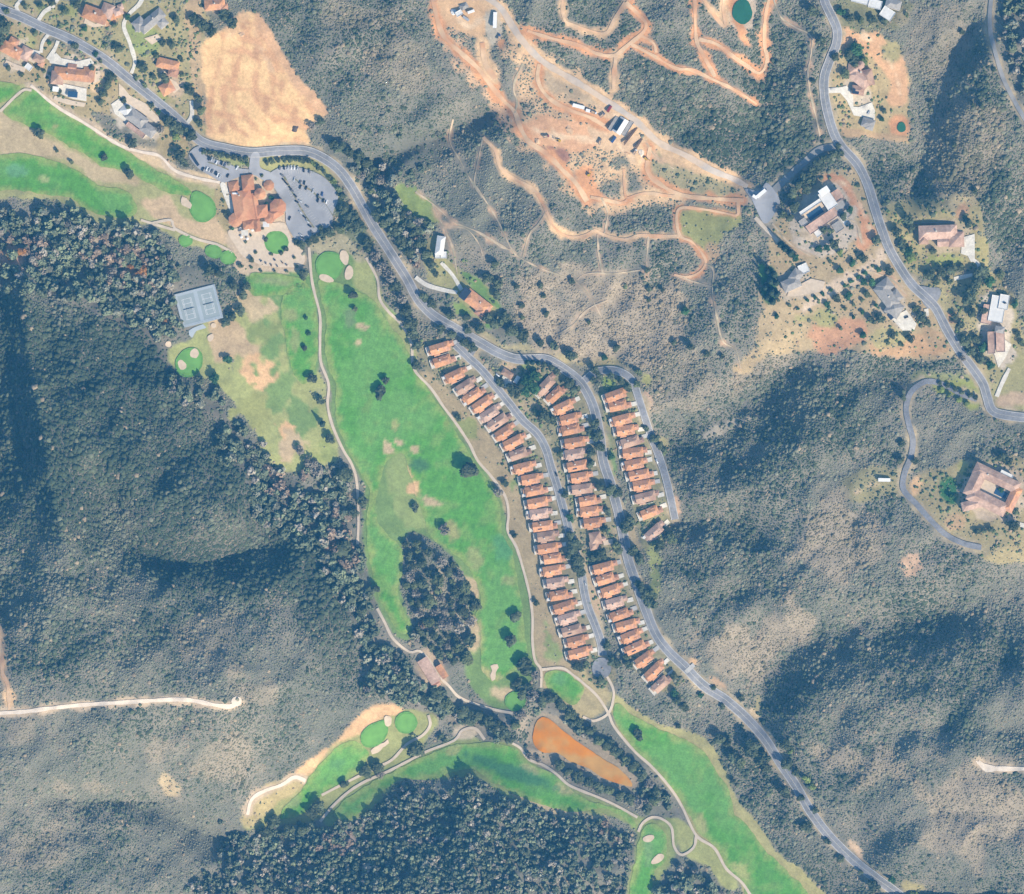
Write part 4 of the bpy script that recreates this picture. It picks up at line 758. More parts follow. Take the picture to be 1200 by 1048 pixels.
def scatter(x, y, rad, tint, templates, name, material, zs=1.0, lift=0.0, squash=None):
    k = len(x); T = rng.integers(0, len(templates), k); a = rng.uniform(0, 2 * math.pi, k)
    base = W(x, y)
    Vs = []; Fs = []; Cs = []; off = 0
    for t, (tv, tf) in enumerate(templates):
        sel = np.where(T == t)[0]
        if not len(sel): continue
        ca, sa = np.cos(a[sel]), np.sin(a[sel])
        X = (tv[None, :, 0] * ca[:, None] - tv[None, :, 1] * sa[:, None]) * rad[sel, None] + base[sel, 0][:, None]
        Y = (tv[None, :, 0] * sa[:, None] + tv[None, :, 1] * ca[:, None]) * rad[sel, None] + base[sel, 1][:, None]
        Zc = (tv[None, :, 2] + lift) * rad[sel, None] * zs * (squash[sel, None] if squash is not None else 1) + base[sel, 2][:, None]
        Vs.append(np.stack([X, Y, Zc], -1).reshape(-1, 3))
        Cs.append(np.repeat(tint[sel], len(tv), axis=0))
        Fs.append((tf[None] + (np.arange(len(sel)) * len(tv))[:, None, None] + off).reshape(-1, tf.shape[1]))
        off += len(sel) * len(tv)
    me = mesh(name, np.concatenate(Vs), np.concatenate(Fs), [material])
    attr_col(me, 'leaf_tint', np.concatenate(Cs))
    return link(name, me)

WOODS = [(pts(s), sp, r0, r1) for s, sp, r0, r1 in (
 ('-60,232 60,250 100,252 120,260 150,258 175,266 190,290 205,302 236,310 240,332 205,342 206,380 225,398 200,400 203,432 215,440 250,462 272,490 300,520 310,545 345,558 395,552 408,570 416,600 426,640 432,680 440,705 455,748 480,775 505,803 530,815 560,832 600,842 600,862 540,850 510,838 470,826 430,800 420,750 400,700 360,640 310,620 290,570 270,530 240,480 200,450 170,400 100,360 30,340 -60,330', 6.6, 3.8, 7.2),
 ('265,975 300,970 350,965 390,967 432,953 470,928 510,922 545,908 575,928 620,947 670,960 720,966 742,987 736,1030 730,1085 185,1085 240,1058 205,1040 262,1022 228,1004 258,988', 5.6, 3.2, 5.2),
 ('1172,-40 1240,-40 1240,150 1206,140 1192,110 1180,80 1172,40', 8, 4, 6.5),
 ('375,158 400,163 432,185 452,215 480,240 500,262 515,290 512,320 492,320 470,295 440,250 415,205 385,178', 7.5, 3.5, 6.5),
 ('775,1030 795,1003 812,1006 842,1034 856,1085 765,1085', 7, 4, 7),
 ('470,700 505,800 500,845 530,850 600,862 612,830 600,840 560,830 530,812', 7, 4, 7),
 ('660,890 745,932 790,975 810,965 770,912 745,922 700,925', 7, 3.5, 6), ('625,812 700,850 760,900 800,955 785,950 740,905 690,868 640,838', 7, 3.5, 6.5),
 ('560,380 600,386 640,400 600,404 570,396', 7, 3.5, 6), ('480,205 440,150 470,165 520,160 580,125 600,140 560,150 500,185', 7, 3, 5))]
woods = np.zeros((RH, RW))
for P, *_ in WOODS: woods = np.maximum(woods, blur(poly_mask(P), 2))
PAL = np.array([(.262, .258, .178), (.19, .205, .13), (.125, .15, .086), (.08, .105, .062), (.38, .30, .195)])

def cover(sp, seed_, r0, r1, amt, name, temps, sq):
    ux, uy = np.meshgrid(np.arange(-96, 1296, sp), np.arange(-96, 1144, sp))
    ux = (ux + rng.uniform(-.55, .55, ux.shape) * sp).ravel(); uy = (uy + rng.uniform(-.55, .55, uy.shape) * sp).ravel()
    g = rsample(grow, ux, uy)
    den = g * np.clip(1 - rsample(HB1, ux, uy) * 1.7, 0, 1) * (1 - .8 * rsample(woods, ux, uy))
    thin = fbm(ux, uy, 24, 91, 4); big = fbm(ux, uy, 70, 97, 3)
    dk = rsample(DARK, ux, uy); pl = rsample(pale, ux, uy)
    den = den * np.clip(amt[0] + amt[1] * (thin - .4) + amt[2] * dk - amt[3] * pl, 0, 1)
    ok = rng.uniform(0, 1, len(ux)) < den
    ux, uy, dk, pl, big, g = ux[ok], uy[ok], dk[ok], pl[ok], big[ok], g[ok]
    k = len(ux)
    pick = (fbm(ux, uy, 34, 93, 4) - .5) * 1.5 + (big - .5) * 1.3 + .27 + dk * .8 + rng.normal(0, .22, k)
    ci = np.clip(pick * 3.4, 0, 3); lo_ = np.floor(ci).astype(int); hi_ = np.minimum(lo_ + 1, 3); fr = (ci - lo_)[:, None]
    tint = PAL[lo_] * (1 - fr) + PAL[hi_] * fr
    tint = tint * (1 - .65 * pl[:, None]) + np.array((.42, .32, .205)) * .65 * pl[:, None]
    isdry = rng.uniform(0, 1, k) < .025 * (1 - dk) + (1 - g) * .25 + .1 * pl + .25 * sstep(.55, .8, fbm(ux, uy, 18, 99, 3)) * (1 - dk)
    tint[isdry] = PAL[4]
    tint *= rng.uniform(.8, 1.2, (k, 1)) * (.83 - .12 * dk[:, None])  # scrub tint takes the same painted slope shade
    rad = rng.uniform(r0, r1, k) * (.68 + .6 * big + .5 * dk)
    print(name, k)
    return struct(scatter(ux, uy, rad, tint, temps, name, M['leaf_stuff'], squash=rng.uniform(*sq, k)), 'stuff')
cover(2.15, 1, .7, 1.45, (.84, .7, .15, .2), 'low_scrub', [bush_template(s, 1) for s in range(6)], (.4, .8))
cover(5.4, 2, 1.4, 2.7, (.24, 1.2, .55, .15), 'chaparral_shrubs', [bush_template(s) for s in range(6)], (.5, .95))
gard = np.zeros((RH, RW))
for s_, v in (('488,398 530,396 562,412 600,460 642,508 662,560 684,620 696,690 714,760 724,797 700,808 682,784 656,724 632,640 612,572 584,532 556,492 516,458 492,432', .8), ('585,420 640,424 668,440 690,470 705,540 722,600 740,690 762,735 800,790 786,812 760,800 730,760 700,660 668,600 648,545 620,490 590,450', .8), ('705,440 738,440 757,480 777,550 792,612 780,640 755,640 735,570 710,500', .8), ('-40,-20 236,-20 238,60 236,150 205,185 140,168 60,120 -40,92', .42), ('905,262 962,205 1005,196 1060,318 1118,410 1000,414 900,400', .16), ('1038,245 1142,236 1158,322 1200,370 1180,432 1165,465 1085,340 1050,300', .35), ('1066,560 1160,538 1205,545 1230,640 1150,650 1085,600', .4), ('985,30 1030,34 1040,150 990,155 972,95', .3), ('258,262 300,262 300,300 345,322 300,322 275,300', .3), ('505,262 585,350 592,372 560,372 495,300', .35)):
    gard = np.maximum(gard, v * blur(poly_mask(pts(s_)), 2))
gxx, gyy = np.meshgrid(np.arange(-40, 1240, 3.4), np.arange(-40, 1090, 3.4))
gxx = (gxx + rng.uniform(-.5, .5, gxx.shape) * 3.4).ravel(); gyy = (gyy + rng.uniform(-.5, .5, gyy.shape) * 3.4).ravel()
ok = rng.uniform(0, 1, len(gxx)) < rsample(gard, gxx, gyy) * np.clip(1.06 - rsample(HB1, gxx, gyy) * 1.15, 0, 1) * np.clip(2.6 * fbm(gxx, gyy, 16, 191, 3) - .75, 0, 1)
gxx, gyy = gxx[ok], gyy[ok]; k = len(gxx)
GP = np.array([(.10, .14, .06), (.15, .19, .075), (.08, .11, .06), (.24, .24, .11), (.30, .21, .13)])
struct(scatter(gxx, gyy, rng.uniform(.8, 2.1, k), GP[rng.choice(5, k, p=[.35, .25, .2, .12, .08])] * rng.uniform(.75, 1.25, (k, 1)), [bush_template(s) for s in range(20, 25)], 'garden_shrubs', M['leaf_stuff'], squash=rng.uniform(.7, 1.1, k)), 'stuff')
print('GARDEN', k)

wt = [woody_template(s) for s in range(200, 206)]
X = []; Y = []; Rr = []
for P, sp, r0, r1 in WOODS:
    P_ = np.array(P); lo = P_.min(0) - 12; hi = P_.max(0) + 12
    a, b = np.meshgrid(np.arange(lo[0], hi[0], sp), np.arange(lo[1], hi[1], sp))
    a = (a + rng.uniform(-.5, .5, a.shape) * sp).ravel(); b = (b + rng.uniform(-.5, .5, b.shape) * sp).ravel()
    ok = (rsample(blur(poly_mask(P), 9), a, b) + (fbm(a, b, 26, 96, 4) - .5) * 1.3 > .5) & (rsample(HB2, a, b) < .08) & (rng.uniform(0, 1, len(a)) < np.clip(rsample(grow, a, b) * .6 + .12 + 1.0 * fbm(a, b, 26, 95, 2) - .3, 0, 1)) & (a > -50) & (a < 1250) & (b > -50) & (b < 1100)
    X.append(a[ok]); Y.append(b[ok]); Rr.append(rng.uniform(r0, r1, ok.sum()) * (.75 + .5 * fbm(a[ok], b[ok], 30, 98, 2)))
X = np.concatenate(X); Y = np.concatenate(Y); Rr = np.concatenate(Rr); k = len(X)
WP = np.array([(.145, .17, .105), (.18, .205, .12), (.23, .23, .165), (.31, .275, .215)])
wi = rng.choice(4, k, p=[.42, .3, .18, .10])
tint = WP[wi] * rng.uniform(.7, 1.3, (k, 1)) * 1.22
for cx_, cy_, rx_, ry_ in ((20, 295, 40, 22), (155, 315, 36, 26), (405, 625, 24, 40), (520, 725, 30, 50), (120, 290, 30, 14), (395, 985, 24, 18), (330, 560, 30, 20), (500, 300, 20, 30), (640, 840, 30, 16), (720, 965, 18, 22)):   # winter-bare crowns stand in loose groups
    q_ = (np.hypot((X - cx_) / rx_, (Y - cy_) / ry_) < 1) & (rng.uniform(0, 1, k) < .45)
    tint[q_] = np.array((.34, .255, .18)) * rng.uniform(.8, 1.25, (int(q_.sum()), 1))
hh = rng.uniform(.85, 1.2, k)
st = rng.bit_generator.state
a_ = scatter(X, Y, Rr, tint, [(t[0], t[1]) for t in wt], 'oak_woods', M['leaf_stuff'], lift=.75, squash=hh)
rng.bit_generator.state = st
b_ = scatter(X, Y, Rr, tint * .6, [(t[2], t[3]) for t in wt], 'shaded_crown_cores', M['leaf_stuff'], lift=.55, squash=hh)  # inner cores of the same crowns, tinted darker as shade inside the foliage
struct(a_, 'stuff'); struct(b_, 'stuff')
print('WOODS', k)

# ------------------------------------------------------------------ solid builder
class MB:
    def __init__(s): s.V = []; s.F = []
    def add(s, V, F):
        o = len(s.V); s.V += [tuple(v) for v in V]; s.F += [[i + o for i in f] for f in F]; return s
    def box(s, x0, x1, y0, y1, z0, z1, t=0.0):
        V = [(x0, y0, z0), (x1, y0, z0), (x1, y1, z0), (x0, y1, z0), (x0 + t, y0 + t, z1), (x1 - t, y0 + t, z1), (x1 - t, y1 - t, z1), (x0 + t, y1 - t, z1)]
        return s.add(V, [[3, 2, 1, 0], [4, 5, 6, 7], [0, 1, 5, 4], [1, 2, 6, 5], [2, 3, 7, 6], [3, 0, 4, 7]])
    def roof(s, cx, cy, L, Wd, z, rise, hl=0, hr=0, t=.35):
        """ridge along x; hl / hr: how far the ridge stops short of each end (0 = gable)"""
        a, b = L / 2, Wd / 2
        V = [(cx - a, cy - b, z - t), (cx + a, cy - b, z - t), (cx + a, cy + b, z - t), (cx - a, cy + b, z - t), (cx - a, cy - b, z), (cx + a, cy - b, z), (cx + a, cy + b, z), (cx - a, cy + b, z), (cx - a + hl, cy, z + rise), (cx + a - hr, cy, z + rise)]
        return s.add(V, [[3, 2, 1, 0], [0, 1, 5, 4], [1, 2, 6, 5], [2, 3, 7, 6], [3, 0, 4, 7], [4, 5, 9, 8], [6, 7, 8, 9], [5, 6, 9], [7, 4, 8]])
    def cone(s, cx, cy, r, z, rise, n=8, top=0.0, a0=math.pi / 8, t=.35):
        V = [(cx + r * math.cos(a0 + 2 * math.pi * i / n), cy + r * math.sin(a0 + 2 * math.pi * i / n), z - t) for i in range(n)] + [(cx + r * math.cos(a0 + 2 * math.pi * i / n), cy + r * math.sin(a0 + 2 * math.pi * i / n), z) for i in range(n)]
        F = [list(range(n))[::-1]] + [[i, (i + 1) % n, n + (i + 1) % n, n + i] for i in range(n)]
        if top > 0:
            V += [(cx + top * math.cos(a0 + 2 * math.pi * i / n), cy + top * math.sin(a0 + 2 * math.pi * i / n), z + rise) for i in range(n)]
            F += [[n + i, n + (i + 1) % n, 2 * n + (i + 1) % n, 2 * n + i] for i in range(n)] + [list(range(2 * n, 3 * n))]
        else:
            V += [(cx, cy, z + rise)]; F += [[n + i, n + (i + 1) % n, 2 * n] for i in range(n)]
        return s.add(V, F)
    def tube(s, p0, p1, r0, r1, n=6):
        p0, p1 = Vector(p0), Vector(p1); d = (p1 - p0).normalized(); u = d.orthogonal().normalized(); v = d.cross(u)
        V = [p + (u * math.cos(2 * math.pi * i / n) + v * math.sin(2 * math.pi * i / n)) * r for p, r in ((p0, r0), (p1, r1)) for i in range(n)]
        return s.add(V, [[i, (i + 1) % n, n + (i + 1) % n, n + i] for i in range(n)] + [list(range(n))[::-1], list(range(n, 2 * n))])
    def turn(s, a, cx=0, cy=0, n0=0):
        c, q = math.cos(a), math.sin(a)
        s.V = s.V[:n0] + [(cx + (x - cx) * c - (y - cy) * q, cy + (x - cx) * q + (y - cy) * c, z) for x, y, z in s.V[n0:]]; return s
    def me(s, name, m): return mesh(name, s.V, s.F, [m] if m else [])

def root_at(name, x, y, rot=0, off=0):
    o = D.objects.new(name, None); COL.objects.link(o)
    o.empty_display_size = 2
    o.location = W(x, y, off); o.rotation_euler = (0, 0, R(rot))
    return o

ORD = 'first second third fourth fifth sixth seventh eighth ninth tenth eleventh twelfth thirteenth fourteenth fifteenth sixteenth seventeenth eighteenth nineteenth twentieth'.split()
TENS = {2: 'twenty', 3: 'thirty', 4: 'forty', 5: 'fifty', 6: 'sixty'}
def ordinal(i):
    i += 1
    if i <= 20: return ORD[i - 1]
    return (TENS[i // 10] + '-' + ORD[i % 10 - 1]) if i % 10 else {30: 'thirtieth', 40: 'fortieth', 50: 'fiftieth', 60: 'sixtieth'}[i]

# ------------------------------------------------------------------ terraced row houses
def row_house_meshes(v):
    f = 1 if v % 2 == 0 else -1
    out = []
    L = (20.5, 22.5, 19.5)[v % 3]
    w = MB().box(-L / 2 - 1, L / 2 - 1, -5.1, 5.1, -5, 5.0); w.box(L / 2 - 1, L / 2 + 4, *sorted((-4.5 * f, 1.2 * f)), -5, 3.2)
    out.append(('wall', w, M['stucco']))
    r_ = MB().roof(-1, 0, L + 1.2, 11.5, 5.1, 2.2, 0 if v % 3 else 3.5, 4.0)
    out.append(('roof', r_, None))
    r2 = MB().roof(L / 2 + 1.8, -1.65 * f, 6.0, 6.6, 3.3, 1.25, 0, 2.6)
    out.append(('garage_roof', r2, None))
    if v % 3 != 1:
        r3 = MB().roof(L / 2 - 6, 3.4 * f, 7.5, 5.4, 5.0, 1.5, 2.2, 2.2); out.append(('dormer_roof', r3, None))
    r4 = MB().roof(-L / 2 - 2.2, 1.5 * f, 3.2, 5.5, 3.0, .7, 1.2, 0); out.append(('porch_roof', r4, None))
    if v % 3 == 0: out.append(('patio_cover', MB().box(-L / 2 - 5.0, -L / 2 - 1.6, *sorted((-4.6 * f, -1.4 * f)), 2.7, 2.95), M['roof_white']))
    if v % 2: out.append(('side_roof', MB().roof(-L / 2 + 5, 6.0 * f, 7.5, 3.4, 3.2, .8, 1, 1), None)); w.box(-L / 2 + 1.6, -L / 2 + 8.4, *sorted((5.1 * f, 7.3 * f)), -5, 3.1)
    else: out.append(('side_court', MB().box(-L / 2 + 2, L / 2 - 3, *sorted((5.12 * f, 6.0 * f)), -4, .3), M['paving']))
    out.append(('solar_panel' if v == 4 else 'roof_vent', MB().box(-7, -2, -3.6, -1.4, 6.3, 6.5) if v == 4 else MB().box(3, 3.7, -1.6, -.9, 6.2, 7.4), M['dark'] if v == 4 else M['metal']))
    out.append(('chimney', MB().box(-4, -2.8, 2.0 * f - .6, 2.0 * f + .6, 5, 8.1).box(-4.15, -2.65, 2.0 * f - .75, 2.0 * f + .75, 8.1, 8.4), M['stucco']))
    out.append(('patio', MB().box(-L / 2 - 5.6, -L / 2 - 1, -5.0, 5.0, -4, .35), M['drive'] if v % 3 else M['paving']))
    for q in ((-L / 2 - 5.9, -L / 2 - 5.6, -5.2, 5.2, -4, 1.4), (-L / 2 - 5.58, -L / 2 - 1.1, 5.3, 5.6, -4, 1.5), (-L / 2 + 1, L / 2 - 4, *sorted((7.5 * f, 7.75 * f)), -4, 1.8)):
        out.append(('patio_wall', MB().box(*q), M['white']))
    out.append(('garage_door', MB().box(L / 2 + 4.0, L / 2 + 4.12, *sorted((-3.9 * f, .4 * f)), .1, 2.5), M['white']))
    out.append(('front_door', MB().box(L / 2 - 1, L / 2 - .88, *sorted((2.2 * f, 3.2 * f)), .1, 2.2), M['wood']))
    g = [MB().box(-L / 2 - 1.1, -L / 2 - 1, -3.6 * f - .8, -3.6 * f + .8, 3.2, 4.5), MB().box(-2, 0, -5.2, -5.1, 3.0, 4.3), MB().box(-8, -6, 5.1, 5.2, 3.0, 4.3), MB().box(L / 2 - 1, L / 2 - .9, 2.6 * f - .9, 2.6 * f + .9, 3.2, 4.5)]
    for q in g: out.append(('window', q, M['glass']))
    return out

RHM = {}
def row_house(x, y, rot, v, roofm, label, group):
    key = (v, roofm)
    if key not in RHM: RHM[key] = [(nm, b.me(nm, m or M[roofm])) for nm, b, m in row_house_meshes(v)]
    o = tag(root_at('row_house', x, y, rot, .3), label, 'house', group)
    made = {}
    for nm, me in sorted(RHM[key], key=lambda q: q[0] not in ('wall', 'roof', 'patio')):
        up = {'window': 'wall', 'garage_door': 'wall', 'front_door': 'wall', 'chimney': 'roof', 'dormer_roof': 'roof', 'solar_panel': 'roof', 'roof_vent': 'roof', 'patio_cover': 'patio', 'patio_wall': 'patio'}.get(nm)
        made[nm] = link(nm, me, made[up] if up else o)

MATSEQ = {'A': 'aaabaacbaabaaaacabaaacaacbaa', 'B': 'baaaaacaabaaa', 'C': 'aaaabaaaabac', 'D': 'aaacaaaaaab'}
TONE = {'a': ('roof_a', 'orange tiled'), 'b': ('roof_b', 'faded brown tiled'), 'c': ('roof_c', 'pinkish tiled')}
WHERE = {'A': 'in the row beside the fairway', 'B': 'in the middle row between streets', 'C': 'in the short easternmost row', 'D': 'in the southern row along the road'}
GRP = {'A': 'row houses beside the fairway', 'B': 'row houses between the two streets', 'C': 'row houses in the eastern row', 'D': 'row houses along the main road'}
for rk, hs in ROWS.items():
    for i, (x, y, a) in enumerate(hs):
        t = MATSEQ[rk][i]; mt, tone = TONE[t]
        lab = f"{tone} house, {ordinal(i)} from the north {WHERE[rk]}"
        row_house(x - .5, y, a, (i * 7 + len(rk) + i // 3) % 6, mt, lab, GRP[rk])
        ca, sa = math.cos(R(a)), -math.sin(R(a)); o_ = 1.6 if i % 2 else -1.6
        strip('driveway', [(x + t * ca - o_ * sa, y + t * sa + o_ * ca) for t in (12.6, 16, 20.5)], 5.0, M['drive'] if i % 4 else M['kerb'], .9, wob=.2, step=2)

# ------------------------------------------------------------------ larger houses: blocks of wall and roof
def building(name, label, cat, x, y, rot, blocks, extras=(), group=None, off=.3, sc=1.0):
    """blocks: (kind, cx, cy, L, W, turn, wall height, roof material[, rise]); local x runs east before rot"""
    o = tag(root_at(name, x, y, rot, off), label, cat, group)
    o.scale = (sc, sc, 1 + (sc - 1) * .5)
    for bl in blocks:
        kind, cx, cy, L, Wd, a, h, rm = bl[:8]; rise = bl[8] if len(bl) > 8 else min(L, Wd) * .22
        w = MB(); r_ = MB()
        if kind == 'oct':
            w.cone(cx, cy, L - .7, h, .01, 8, L - .75, t=h + 5); r_.cone(cx, cy, L, h + .05, rise)
        elif kind == 'flat':
            w.box(cx - L / 2 + .3, cx + L / 2 - .3, cy - Wd / 2 + .3, cy + Wd / 2 - .3, -5, h)
            r_.box(cx - L / 2, cx + L / 2, cy - Wd / 2, cy + Wd / 2, h, h + .35)
            for x0, x1, y0, y1 in ((cx - L / 2, cx + L / 2, cy - Wd / 2, cy - Wd / 2 + .3), (cx - L / 2, cx + L / 2, cy + Wd / 2 - .3, cy + Wd / 2), (cx - L / 2, cx - L / 2 + .3, cy - Wd / 2 + .3, cy + Wd / 2 - .3), (cx + L / 2 - .3, cx + L / 2, cy - Wd / 2 + .3, cy + Wd / 2 - .3)):
                r_.box(x0, x1, y0, y1, h + .35, h + .9)
        else:
            w.box(cx - L / 2 + .6, cx + L / 2 - .6, cy - Wd / 2 + .6, cy + Wd / 2 - .6, -5, h - .1)
            hp_ = min(L, Wd) * .5 if kind == 'hip' else 0
            if Wd > L:
                r_.roof(cx, cy, Wd, L, h, rise, hp_, hp_); r_.turn(math.pi / 2, cx, cy)
            else: r_.roof(cx, cy, L, Wd, h, rise, hp_, hp_)
        if a: w.turn(R(a), cx, cy); r_.turn(R(a), cx, cy)
        wo = link('wall', w.me('wall', M['stucco']), o)
        link('roof', r_.me('roof', M[rm]), o)
        if kind != 'oct' and L > 8 and Wd > 6:
            for sx, sy in ((-.25, -1), (.25, -1), (-.25, 1), (.25, 1)):
                e = .6 if kind != 'flat' else .3
                q = MB().box(cx + sx * L - .9, cx + sx * L + .9, *sorted((cy + sy * (Wd / 2 - e), cy + sy * (Wd / 2 - e + .08))), 1.0, 2.4)
                if a: q.turn(R(a), cx, cy)
                link('window', q.me('window', M['glass']), wo)
    for nm, mb, m in extras: link(nm, mb.me(nm, M[m]), o)
    return o

def chim(x, y, z0, z1): return ('chimney', MB().box(x - .6, x + .6, y - .6, y + .6, z0, z1).box(x - .8, x + .8, y - .8, y + .8, z1, z1 + .3), 'stucco')
RC = 'roof_club'
building('clubhouse', 'large rambling clubhouse with orange tiled hip roofs and octagonal towers', 'clubhouse', 290, 240, 0, [
 ('hip', -4.5, -1.5, 23, 35, 10, 6.5, RC, 2.6), ('gable', 9, -2, 9, 30, 10, 5.0, RC, 1.6), ('hip', -15.5, 20, 12, 14, 10, 5.0, RC), ('hip', 1, 25, 14, 18, 6, 9.0, RC), ('oct', 15, 12, 7, 0, 0, 8.0, RC, 2.8), ('oct', 25, 22, 6.5, 0, 0, 5.0, RC, 2.2),
 ('oct', 35.6, -3, 10, 0, 0, 6.0, RC, 3.0), ('hip', 33, -10, 16, 12, 30, 5.2, RC), ('oct', 26, -16, 6.5, 0, 0, 5.0, RC, 1.9), ('hip', 17, -8, 14, 15, 5, 5.4, RC), ('oct', -13.5, -18, 8.5, 0, 0, 5.5, RC, 2.2), ('hip', 1.5, -23.5, 13, 10, 5, 4.6, RC), ('hip', 11.5, -24, 7.5, 15, 8, 4.8, RC)],
 [chim(-9, 10, 5, 10.5), ('roof_vent', MB().box(-17, -10.5, 11.6, 13.4, 5.5, 7.6), 'white'), ('trellis', MB().box(-7, 1, -36, -29.5, 2.6, 2.9).box(-6.5, -6.2, -35.5, -35.2, -3, 2.6).box(.2, .5, -35.5, -35.2, -3, 2.6), 'drive'), ('terrace_cover', MB().box(18, 25.5, -26, -20, 3.1, 3.4).box(18.3, 18.6, -25.7, -25.4, -3, 3.1).box(24.9, 25.2, -25.7, -25.4, -3, 3.1), 'roof_white')])
building('carport', 'long dark flat carport roof at the lot edge beside the big oaks', 'carport', 228.6, 188, -57, [], [('roof', MB().box(-7.5, 7.5, -1.6, 1.6, 2.6, 2.9), 'dark')] + [('post', MB().box(x_ - .12, x_ + .12, y_ - .12, y_ + .12, -3, 2.6), 'metal') for x_ in (-7, 7) for y_ in (-1.4, 1.4)])
ra, rb, rc, rg, rw = 'roof_a', 'roof_b', 'roof_c', 'roof_grey', 'roof_white'
building('villa', 'small terracotta villa at the far west end of the upper road', 'house', 19, 62, -28, [('hip', -4, 0, 20, 11, 0, 4.5, ra), ('hip', 8, 3, 10, 12, 0, 4, rc), ('hip', -6, 7, 9, 8, 0, 4, ra)], [chim(0, 2, 4, 7.5)], sc=1.3)
building('villa', 'white walled outbuilding with flat roof below the westernmost villa', 'outbuilding', 34, 79, -40, [('flat', 0, 0, 8, 7, 0, 3.2, rw)])
building('villa', 'wide orange roofed villa with a bright white pool terrace below it', 'house', 84, 90, -6, [('hip', 2, 2, 40, 13, 0, 4.8, ra), ('hip', -14, -3, 13, 14, 0, 4.8, rb), ('hip', 18, 4, 12, 15, 0, 4.5, ra), ('gable', 0, 9, 9, 8, 0, 4.2, ra)], [chim(-4, 2, 5, 8), ('pool', MB().box(-2, 8, -21, -15, -1, .8), 'pool'), ('pool_house', MB().box(-18, -12, -17, -12, -2, 3), 'white')], sc=1.12)
building('villa', 'small faded tile guest house between the two pale drives', 'house', 46, 70, -30, [('hip', 0, 0, 13, 9, 0, 3.8, rb), ('hip', 5, -3, 7, 7, 0, 3.4, ra)])
building('villa', 'small pinkish cottage beside the curved drive north of the road', 'house', 139, 14, 20, [('hip', 0, 0, 11, 9, 0, 3.8, rc), ('hip', 4, 4, 7, 7, 0, 3.4, rc)])
building('villa', 'beige and grey villa with long roofs between road and fairway', 'house', 163, 144, -37, [('hip', -4, 2, 22, 13, 0, 4.6, rg), ('hip', 12, 0, 16, 11, 0, 4.4, rg), ('hip', -17, 3, 12, 12, 0, 4.2, rw), ('flat', 2, -8, 22, 5, 0, 3.0, rc)], [chim(2, 3, 4, 7.5), ('pergola', MB().box(-27, -21, -2, 5, 2.6, 2.8).box(-26.8, -26.5, -1.8, -1.5, -3, 2.6).box(-21.5, -21.2, -1.8, -1.5, -3, 2.6), 'drive')], sc=1.15)
building('villa', 'grey hip roofed villa on a green knoll above the curved drive', 'house', 178, 25, 40, [('hip', 0, 0, 34, 13, 0, 5, rg), ('hip', -13, 6, 14, 14, 0, 4.5, rg), ('hip', 8, -9, 12, 12, 0, 4.2, rg)], [chim(3, 1, 5, 8.5)])
building('villa', 'dark grey garage beside the grey roofed knoll villa', 'garage', 164, 32, 8, [('hip', 0, 0, 12, 11, 0, 3.6, rg)])
building('villa', 'reddish roofed villa north of the road beside the orange slope', 'house', 112, 18, -20, [('hip', 0, 0, 20, 11, 0, 4.5, ra), ('hip', 8, 6, 10, 12, 0, 4.2, rc)], [chim(0, 1, 4, 7.5)], sc=1.45)
building('villa', 'orange roofed villa beside the hedge of the graded lot', 'house', 197, 76, -14, [('hip', 0, 0, 22, 10, 0, 4.4, ra), ('hip', 7, -6, 10, 9, 0, 4, ra)], sc=1.2)
building('villa', 'small orange roofed cottage with white court near the graded lot', 'house', 196, 104, 30, [('hip', 0, 0, 13, 11, 0, 4.2, ra)], sc=1.25)
building('villa', 'orange roofed villa at the top edge above the graded lot', 'house', 252, 6, 5, [('hip', 0, 0, 24, 13, 0, 4.6, ra), ('hip', 10, -5, 10, 10, 0, 4.2, ra)], [chim(0, 1, 4, 7.6)])
building('villa', 'big orange roofed hillside villa with dark solar panels above the main road', 'house', 558, 355, -38, [('hip', 1, 1, 34, 16, 0, 5, ra), ('hip', 12, -3, 14, 16, 0, 4.6, ra), ('hip', 19, -8, 8, 9, 0, 4.2, rc), ('hip', -16, 0, 9, 14, 0, 4.4, rg)], [chim(4, 3, 5, 8.5), ('solar_panel', MB().box(-21, -12, -7, 7, 6.6, 6.9), 'dark')])
building('villa', 'narrow white roofed house on the slope above the curving white drive', 'house', 516, 290, 0, [('hip', 0, 2, 10, 22, -8, 4.5, rw), ('flat', 4, -9, 7, 8, 0, 3.2, rw), ('flat', -3, -10, 6, 6, 0, 3.4, rw)])
building('gatehouse', 'small tan tiled pool pavilion with a white court between road and street', 'pavilion', 594, 439, -32, [('hip', 0, 1, 14, 8, 0, 3.6, rb), ('hip', 13, 1, 5, 9, 0, 3.2, rw)], [('pool', MB().box(8, 18, -12, -7, -1, .6), 'pool'), ('pool_terrace', MB().box(-3, 20, -14, -3.2, -3, .4), 'drive')])
building('recreation_hall', 'square brown roofed hall in the gap of the middle row of houses', 'hall', 698, 632, 10, [('hip', 0, 1, 14, 15, 0, 4.6, rb), ('hip', -3, -7, 11, 10, 0, 4.2, rb), ('gable', 9, -1, 6, 5, 0, 3.2, rc)], [('terrace', MB().box(8, 19, -9, -3, -3, .3), 'paving')])
building('maintenance_barn', 'long orange roofed barn among the oaks beside the path fork', 'barn', 503, 786, -58, [('gable', 0, 0, 32, 13, 0, 4.5, rc, 2.0), ('gable', 18, -1, 6, 9, 0, 3.6, ra)])
building('maintenance_shed', 'small orange roofed shed just east of the long barn', 'shed', 518, 787, -58, [('gable', 0, 0, 17, 8, 0, 3.8, ra, 1.4)])
